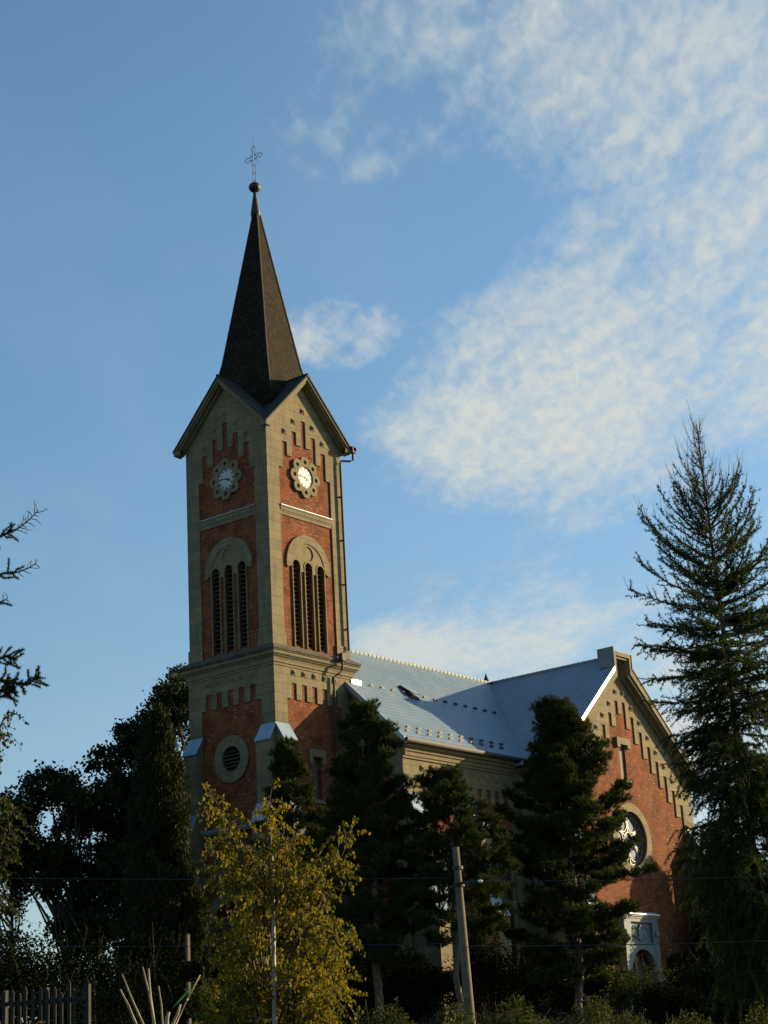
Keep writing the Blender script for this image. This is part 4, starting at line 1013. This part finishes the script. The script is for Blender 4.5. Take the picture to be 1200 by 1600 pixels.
rsb = np.random.RandomState(77); sh = [(325, 1232, 375, 1340, 0.0), (342, 1262, 380, 1350, 0.1), (424, 1232, 422, 1380, 0), (422, 1265, 422, 1400, 0.0), (545, 1312, 470, 1470, 0.2), (532, 1318, 470, 1440, -.2), (505, 1325, 450, 1440, 0.1), (556, 1450, 470, 1500, 0.0), (553, 1470, 480, 1530, -0.1), (330, 1330, 390, 1420, 0.1), (355, 1305, 395, 1400, -0.2), (460, 1300, 430, 1420, 0.2), (445, 1295, 428, 1400, -0.1)]
while len(sh) < 122:
    a, b = rsb.uniform(318, 545), rsb.uniform(1318, 1640); u = (b-1280)/340
    lo, hi = (348-14*u, 462+74*min(1, u*1.3)) 
    if b > 1500: lo -= 20; hi += 25
    if not lo-12 < a < hi+12: continue
    if 455 < a < 478 and 1350 < b < 1425 and rsb.rand() < 0.85: continue
    if a < 375 and 1385 < b < 1520 and rsb.rand() < 0.5: continue
    dd_ = rsb.uniform(-0.8, 0.8); sh.append((a, b, 418+(a-418)*0.35, min(b+rsb.uniform(20, 110), 1690), abs(dd_)+0.1 if abs(a-420) < 26 and rsb.rand() < 0.5 else dd_))
birch('young birch with yellowing leaves and pale stem in the foreground', 432, 1680, 24, (421, 1290), sh, None, 0.047, 13, 41)
sh2 = [(22, 1265, -30, 1330, 0), (26, 1290, -30, 1360, 0.2), (18, 1310, -40, 1380, 0), (8, 1335, -50, 1390, 0), (14, 1108, -25, 1180, 0), (4, 1140, -40, 1200, 0.1), (10, 1250, -40, 1300, 0.2), (-5, 1220, -50, 1290, 0)]
sh2 += [(rsb.uniform(-110, 8), rsb.uniform(1120, 1500), -60, rsb.uniform(1300, 1560), rsb.uniform(-0.5, 0.5)) for _ in range(24)]
birch('yellow green sapling reaching in at the left edge', -62, 1680, 23, (-50, 1090), sh2, None, 0.05, 7, 42, nm='sapling')

def spruce():
    rs = np.random.RandomState(51); D = 24.0; p0 = at(-130, 1600, D); z0 = float(ground_z(p0[0], p0[1])); root = thing('spruce_tree', 'spruce at the left edge with bare grey twigs above and a needled branch tip below', 'tree', (float(p0[0]), float(p0[1]), z0))
    tk, br, cr = MB(), MB(), MB(); top = at(-145, 520, D); tp = np.linspace((p0[0], p0[1], z0-0.2), top, 8); tube(tk, tp, np.linspace(0.16, 0.02, 8), 8)
    C, A = [], []
    def bough(pts_px, r0, bare, tw_n, tl_px, dd=0.0):
        pts = np.array([at(a, b, D+dd*i/len(pts_px)) for i, (a, b) in enumerate(pts_px)]); tube(br, pts, np.linspace(r0, 0.006, len(pts)), 5, False)
        for q in range(tw_n):
            f = 0.15+0.85*(q+rs.rand())/tw_n; p, d = interp(pts, min(f, 1)); s = 1 if q % 2 else -1
            side = unit(np.cross(d, FWD))*s; v = unit(d*0.7+side*(0.7+0.3*rs.rand())+0.25*rs.normal(size=3)); tl = tl_px/F_PX*D*(0.5+0.8*rs.rand())*(1.15-0.55*f)
            tw = np.array([p, p+v*tl*0.5, p+v*tl+0.02*rs.normal(size=3)]); tube(br, tw, [0.008, 0.006, 0.0035], 3, False)
            for g_ in (0.35, 0.55, 0.75, 0.95):
                pp, dd_ = interp(tw, g_)
                if rs.rand() < 0.8:
                    v2 = unit(dd_+0.9*rs.normal(size=3)); l2 = tl*0.32*rs.rand(); tube(br, [pp, pp+v2*l2], [0.004, 0.002], 3, False)
            if f > bare: continue
            for g_ in np.arange(0.05, 1.0, 0.014/tl): pp, dd_ = interp(tw, g_); C.append(pp); A.append(dd_)
        for g_ in np.arange(0, min(1.0, bare), 0.012/np.linalg.norm(pts[-1]-pts[0])): pp, dd_ = interp(pts, g_); C.append(pp); A.append(dd_)
    bough([(-135, 905), (-60, 862), (0, 838), (28, 826), (46, 812), (60, 797)], 0.022, 0.55, 26, 26)
    bough([(-130, 955), (-50, 920), (5, 896), (28, 894), (44, 888), (58, 879)], 0.018, 0.55, 16, 20)
    bough([(-130, 990), (-50, 960), (0, 942), (13, 934)], 0.014, 0.7, 10, 18)
    bough([(-130, 1130), (-50, 1080), (0, 1062), (20, 1066), (40, 1070), (52, 1062), (60, 1058)], 0.02, 1.1, 22, 26)
    bough([(-130, 1060), (-60, 1045), (-5, 1030), (12, 1025), (24, 1030)], 0.02, 1.1, 16, 30)
    bough([(-130, 1100), (-50, 1085), (0, 1078), (22, 1076)], 0.02, 1.1, 18, 30); bough([(-130, 1110), (-50, 1100), (5, 1088), (18, 1080)], 0.016, 1.1, 14, 24)
    for q in range(46):
        b = 560+q*20; a = -130-rs.rand()*10; r = 40+(b-520)*0.13; az = rs.rand()*6.3
        if math.cos(az) > 0.05: r = min(r, 110)
        L = r/F_PX*D; p, _ = interp(tp, np.clip((1560-b)/1080, 0.02, 0.97)); rt = RT*math.cos(az)+FWD*math.sin(az)
        pts = np.array([p, p+rt*L*0.5-UP*0.05, p+rt*L]); tube(br, pts, [0.016, 0.01, 0.004], 4, False)
        for g_ in np.arange(0.15, 1.0, 0.02): pp, dd_ = interp(pts, g_); C.append(pp+0.06*rs.normal(size=3)); A.append(unit(dd_+0.5*rs.normal(size=3)))
    needles(cr, np.array(C), np.array(A), 0.042, 11, 0.8, 0.011, rs)
    tk.build('trunk', M['bark'], root, True); br.build('branches', M['bark'], root, True); cr.build('crown', M['larch'], root)
spruce()

def shrub(label, px, py, D, wpx, leaf, n, seed, m='shrub', group=None, nm='shrub', stalks=8, cat='shrub', hm=0.28):
    """bush whose top shows at (px, py): stems from the ground and leaves in several masses"""
    rs = np.random.RandomState(seed); top = at(px, py, D); z0 = float(ground_z(top[0], top[1])); root = thing(nm, label, cat, (float(top[0]), float(top[1]), z0), group)
    st, cr = MB(), MB(); hw = wpx/F_PX*D*0.5; H = max(0.6, top[2]-z0); rt = np.array([RT[0], RT[1], 0]); rt /= np.linalg.norm(rt); fw = np.array([FWD[0], FWD[1], 0]); fw /= np.linalg.norm(fw)
    ncl = 16+int(hw*8); k = 0
    for q in range(ncl):
        u = rs.uniform(-1, 1); v = rs.uniform(-1, 1)
        if u*u+v*v > 1.1: continue
        h = H*(1-0.38*u*u-0.2*v*v)*(hm+(1.04-hm)*rs.rand()**0.7); c = np.array([top[0], top[1], z0])+rt*u*hw+fw*v*hw*0.6+np.array([0, 0, h-0.06*H])
        tube(st, [(top[0]+rt[0]*u*hw*0.3, top[1]+rt[1]*u*hw*0.3, z0-0.1), tuple((c+np.array([top[0], top[1], z0]))/2+rt*u*hw*0.2), tuple(c)], [0.02, 0.014, 0.006], 4, False)
        m_ = n//ncl+1; s = min(hw*0.42, 0.35*H)*(0.6+0.6*rs.rand())
        P = c+unit(rs.normal(size=(m_, 3)))*rs.rand(m_, 1)**0.45*np.array([s, s, s*0.8])*1.15; P = P[P[:, 2] > z0]; leaves(cr, P, leaf, rs, 0.5, 0.6)
        for _ in range(3):
            v_ = unit(np.array([rs.normal()*0.5, rs.normal()*0.5, 1.0])); l = s*(0.8+0.7*rs.rand()); tube(st, [tuple(c), tuple(c+v_*l)], [0.006, 0.003], 3, False)
            P = c+v_*l*rs.rand(10, 1)+leaf*0.5*rs.normal(size=(10, 3)); leaves(cr, P, leaf, rs, 0.5, 0.6)
    st.build('stems', M['bark'], root); cr.build('foliage', M[m], root); return root
G1 = 'leafy shrubs along the bottom edge'
for k, (px, py, w, lab) in enumerate([(600, 1562, 150, 'leafy shrub at the bottom edge right of the birch'), (690, 1568, 130, 'leafy shrub at the bottom edge left of the pole'), (800, 1564, 150, 'leafy shrub at the bottom edge right of the pole'),
        (900, 1562, 140, 'leafy shrub at the bottom edge below the tall pine'), (995, 1566, 140, 'leafy shrub at the bottom edge below the portal'), (1085, 1568, 130, 'leafy shrub at the bottom edge left of the darkest corner'), (1175, 1570, 130, 'leafy shrub in the bottom right corner')]):
    shrub(lab, px, py, 30+(k % 3)*2, w, 0.047, 15000, 60+k, 'shrub', G1, hm=0.74)
shrub('yellow green shrub in the bottom left corner', 10, 1522, 20, 110, 0.04, 6500, 71, 'birch', 'garden shrubs at the lower left')
shrub('leafy shrub between the picket fence and the dry canes', 135, 1548, 22, 120, 0.05, 5000, 72, 'shrub', 'garden shrubs at the lower left')
shrub('shrub under the left side of the birch', 318, 1545, 27, 110, 0.05, 4500, 73, 'shrub', 'garden shrubs at the lower left')
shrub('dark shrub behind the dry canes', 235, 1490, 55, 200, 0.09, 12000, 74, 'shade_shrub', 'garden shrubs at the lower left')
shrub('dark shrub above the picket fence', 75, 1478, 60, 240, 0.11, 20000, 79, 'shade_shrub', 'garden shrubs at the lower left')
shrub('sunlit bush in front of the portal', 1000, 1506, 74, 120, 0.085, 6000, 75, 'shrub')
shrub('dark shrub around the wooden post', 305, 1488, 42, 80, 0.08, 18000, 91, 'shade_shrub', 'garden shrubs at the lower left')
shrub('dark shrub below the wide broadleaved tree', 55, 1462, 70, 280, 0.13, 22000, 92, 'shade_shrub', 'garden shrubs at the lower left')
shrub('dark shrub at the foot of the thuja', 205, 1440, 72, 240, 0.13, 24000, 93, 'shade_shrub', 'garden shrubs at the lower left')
G2 = 'dark bushes at the foot of the church'
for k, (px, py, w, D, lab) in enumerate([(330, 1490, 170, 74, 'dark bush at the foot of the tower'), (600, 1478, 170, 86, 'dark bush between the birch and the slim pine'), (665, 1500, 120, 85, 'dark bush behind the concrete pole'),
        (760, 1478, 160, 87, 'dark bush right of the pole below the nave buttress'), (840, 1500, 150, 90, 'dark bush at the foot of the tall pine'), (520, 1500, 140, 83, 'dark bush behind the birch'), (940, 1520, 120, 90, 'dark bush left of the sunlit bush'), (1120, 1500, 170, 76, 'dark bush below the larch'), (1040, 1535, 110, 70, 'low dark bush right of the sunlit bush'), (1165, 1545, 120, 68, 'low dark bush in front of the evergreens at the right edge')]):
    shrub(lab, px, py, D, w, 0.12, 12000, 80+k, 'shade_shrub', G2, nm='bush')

# ------------------------------------------------------------------ pole, wires, fence, canes
p = at(735, 1600, 40); top = at(712, 1324, 40); z0 = float(ground_z(p[0], p[1]))
pole = thing('utility_pole', 'leaning grey concrete utility pole in front of the slim pine', 'pole', (float(p[0]), float(p[1]), z0))
d = (top-p)/(top[2]-p[2]); base = p+d*(z0-0.2-p[2])
s = MB(); tube(s, [base, base+(top-base)*0.5, top], [0.152, 0.112, 0.072], 14); s.build('post', M['concrete'], pole, True)
for fy in (1356, 1383):
    c = at(714.5+(fy-1324)*0.083-2, fy, 40); s = MB(); tube(s, [c-np.array([0, 0, 0.035]), c+np.array([0, 0, 0.035])], 0.115, 12); s.build('clamp', M['pipe'], pole)
a, b = at(708, 1381, 39.9), at(747, 1377, 39.8); s = MB(); tube(s, [a, b], [0.035, 0.028], 6); s.build('bracket', M['pipe'], pole)
c = at(750, 1377, 39.8); s = MB(); tube(s, [c-RT*0.04, c-RT*0.015, c+RT*0.02, c+RT*0.06], [0.02, 0.034, 0.034, 0.018], 8); s.build('insulator', M['ceramic'], pole, True)
def wire(name, pts, label, r=0.008):
    s = MB(); P = np.array(pts); t_ = np.linspace(0, 1, 40); Q = np.stack([np.interp(t_, np.linspace(0, 1, len(P)), P[:, k]) for k in range(3)], 1)
    L = np.linalg.norm(P[-1]-P[0]); Q[:, 2] -= 0.004*L*(4*t_*(1-t_))
    tube(s, Q, r, 4, False); o = s.build(name, M['cable'], None); tag(o, label, 'wire', 'overhead wires'); return o
wire('overhead_wire', [at(-300, 1474, 52), at(725, 1474, 41)], 'lower overhead wire running left from the pole across the tower foot')
wire('overhead_wire', [at(727, 1478, 40.1), at(1320, 1466, 34)], 'lower overhead wire running right from the pole across the portal')
wire('overhead_wire', [at(750, 1377, 39.8), at(1400, 1362, 33)], 'upper overhead wire running right from the insulator below the round window')
wire('overhead_wire', [at(-300, 1366, 50), at(706, 1372, 40)], 'upper overhead wire running left from the pole behind the birch')

fp = at(70, 1552, 40); zf = float(ground_z(fp[0], fp[1])); fence = thing('picket_fence', 'weathered wooden picket fence in the lower left garden', 'fence', (float(fp[0]), float(fp[1]), zf), None)
A, B = at(-60, 1553, 41), at(132, 1553, 39.4); Lf = np.linalg.norm((B-A)[:2]); ux = (B-A)/Lf; ux[2] = 0; nrm = np.array([-ux[1], ux[0], 0])
def plank(mb, c, w, t, z0_, z1_, pt=0.0):
    a = ux*w/2; b_ = nrm*t/2
    if pt:
        lp = [(-w/2, z0_), (w/2, z0_), (w/2, z1_-pt), (0, z1_), (-w/2, z1_-pt)]; plate(mb, lambda u, z, d_: tuple(np.array([c[0], c[1], 0])+ux*u+nrm*d_+np.array([0, 0, z])), [lp], -t/2, t/2, True, True)
    else: hexa(mb, [tuple(np.array([c[0], c[1], z])+s1*a+s2*b_) for z in (z0_, z1_) for s1, s2 in ((-1, -1), (1, -1), (1, 1), (-1, 1))])
rsf = np.random.RandomState(9); ztop = A[2]
n = int(Lf/0.175)
for k in range(n):
    c = A+ux*(k*0.175+0.02*rsf.normal()); s = MB(); plank(s, c, 0.075, 0.022, ztop-1.25, ztop+0.05*rsf.normal()-0.03, 0.05); s.build('picket', M['wood'], fence)
for z in (-0.28, -0.95):
    s = MB(); mid = (A+B)/2+nrm*0.04; plank(s, mid, Lf, 0.05, ztop+z-0.05, ztop+z+0.04); s.build('rail', M['wood'], fence)
for k in range(4):
    c = A+ux*(Lf*k/3)+nrm*0.12; s = MB(); plank(s, c, 0.11, 0.1, zf-0.3, ztop+0.0); s.build('post', M['wood'], fence)
p1, p2 = at(293, 1461, 46), at(298, 1600, 46); zg = float(ground_z(p1[0], p1[1])); po = thing('wooden_post', 'pale wooden post in front of the tower foot', 'post', (float(p1[0]), float(p1[1]), zg))
s = MB(); w = 0.042; hexa(s, [(p1[0]+a_*w, p1[1]+b_*w, zg-0.2) for a_, b_ in ((-1, -1), (1, -1), (1, 1), (-1, 1))]+[(p1[0]+a_*w, p1[1]+b_*w, p1[2]) for a_, b_ in ((-1, -1), (1, -1), (1, 1), (-1, 1))]); s.build('shaft', M['concrete'], po)
s = MB(); hexa(s, [(p1[0]+a_*(w+0.01), p1[1]+b_*(w+0.01), p1[2]+0.002) for a_, b_ in ((-1, -1), (1, -1), (1, 1), (-1, 1))]+[(p1[0]+a_*0.02, p1[1]+b_*0.02, p1[2]+0.035) for a_, b_ in ((-1, -1), (1, -1), (1, 1), (-1, 1))]); s.build('cap', M['wood'], po)

bp = at(252, 1720, 14); zb = float(ground_z(bp[0], bp[1])); cane = thing('dry_cane_clump', 'clump of dry leafless canes with one green blade in the garden', 'plant', (float(bp[0]), float(bp[1]), zb))
s = MB(); tube(s, [(bp[0], bp[1], zb-0.1), tuple((bp+np.array([bp[0], bp[1], zb]))/2+np.array([0.03, 0, 0])), tuple(bp)], [0.06, 0.05, 0.045], 8); s.build('stump', M['bark'], cane, True)
for k, (a, b, r) in enumerate([((187.7, 1546), (212.5, 1600), .011), ((190.7, 1521.7), (223.7, 1600), .009), ((223, 1511), (241.7, 1600), .009), ((232, 1513.5), (239.5, 1590), .012), ((247.7, 1540.5), (254, 1600), .008), ((264, 1581), (260.5, 1600), .018), ((282, 1569), (270, 1600), .013), ((312.7, 1523), (274.7, 1600), .009)]):
    D = 14+0.12*((k*5) % 4-1.5); t0, t1 = at(*a, D), at(*b, D); s = MB(); mid = (t0+t1)/2+RT*0.006*(-1)**k
    knots = [bp+RT*0.02*(k-3.5)*0.5, t1, mid, t0]; tube(s, knots, [r*1.1, r*0.95, r*0.82, r*0.6], 7); tube(s, [mid-(t0-t1)*0.02, mid+(t0-t1)*0.02], r*1.1, 7); s.build('cane', M['twig'], cane, True)
s = MB(); a, m_, b = at(268, 1577, 14), at(284, 1560, 14), at(303, 1537, 14); n_ = unit(np.cross(b-a, FWD)); 
s.face([tuple(a), tuple(m_+n_*0.012), tuple(b), tuple(m_-n_*0.008+FWD*0.01)]); s.build('leaf_blade', M['blade'], cane)
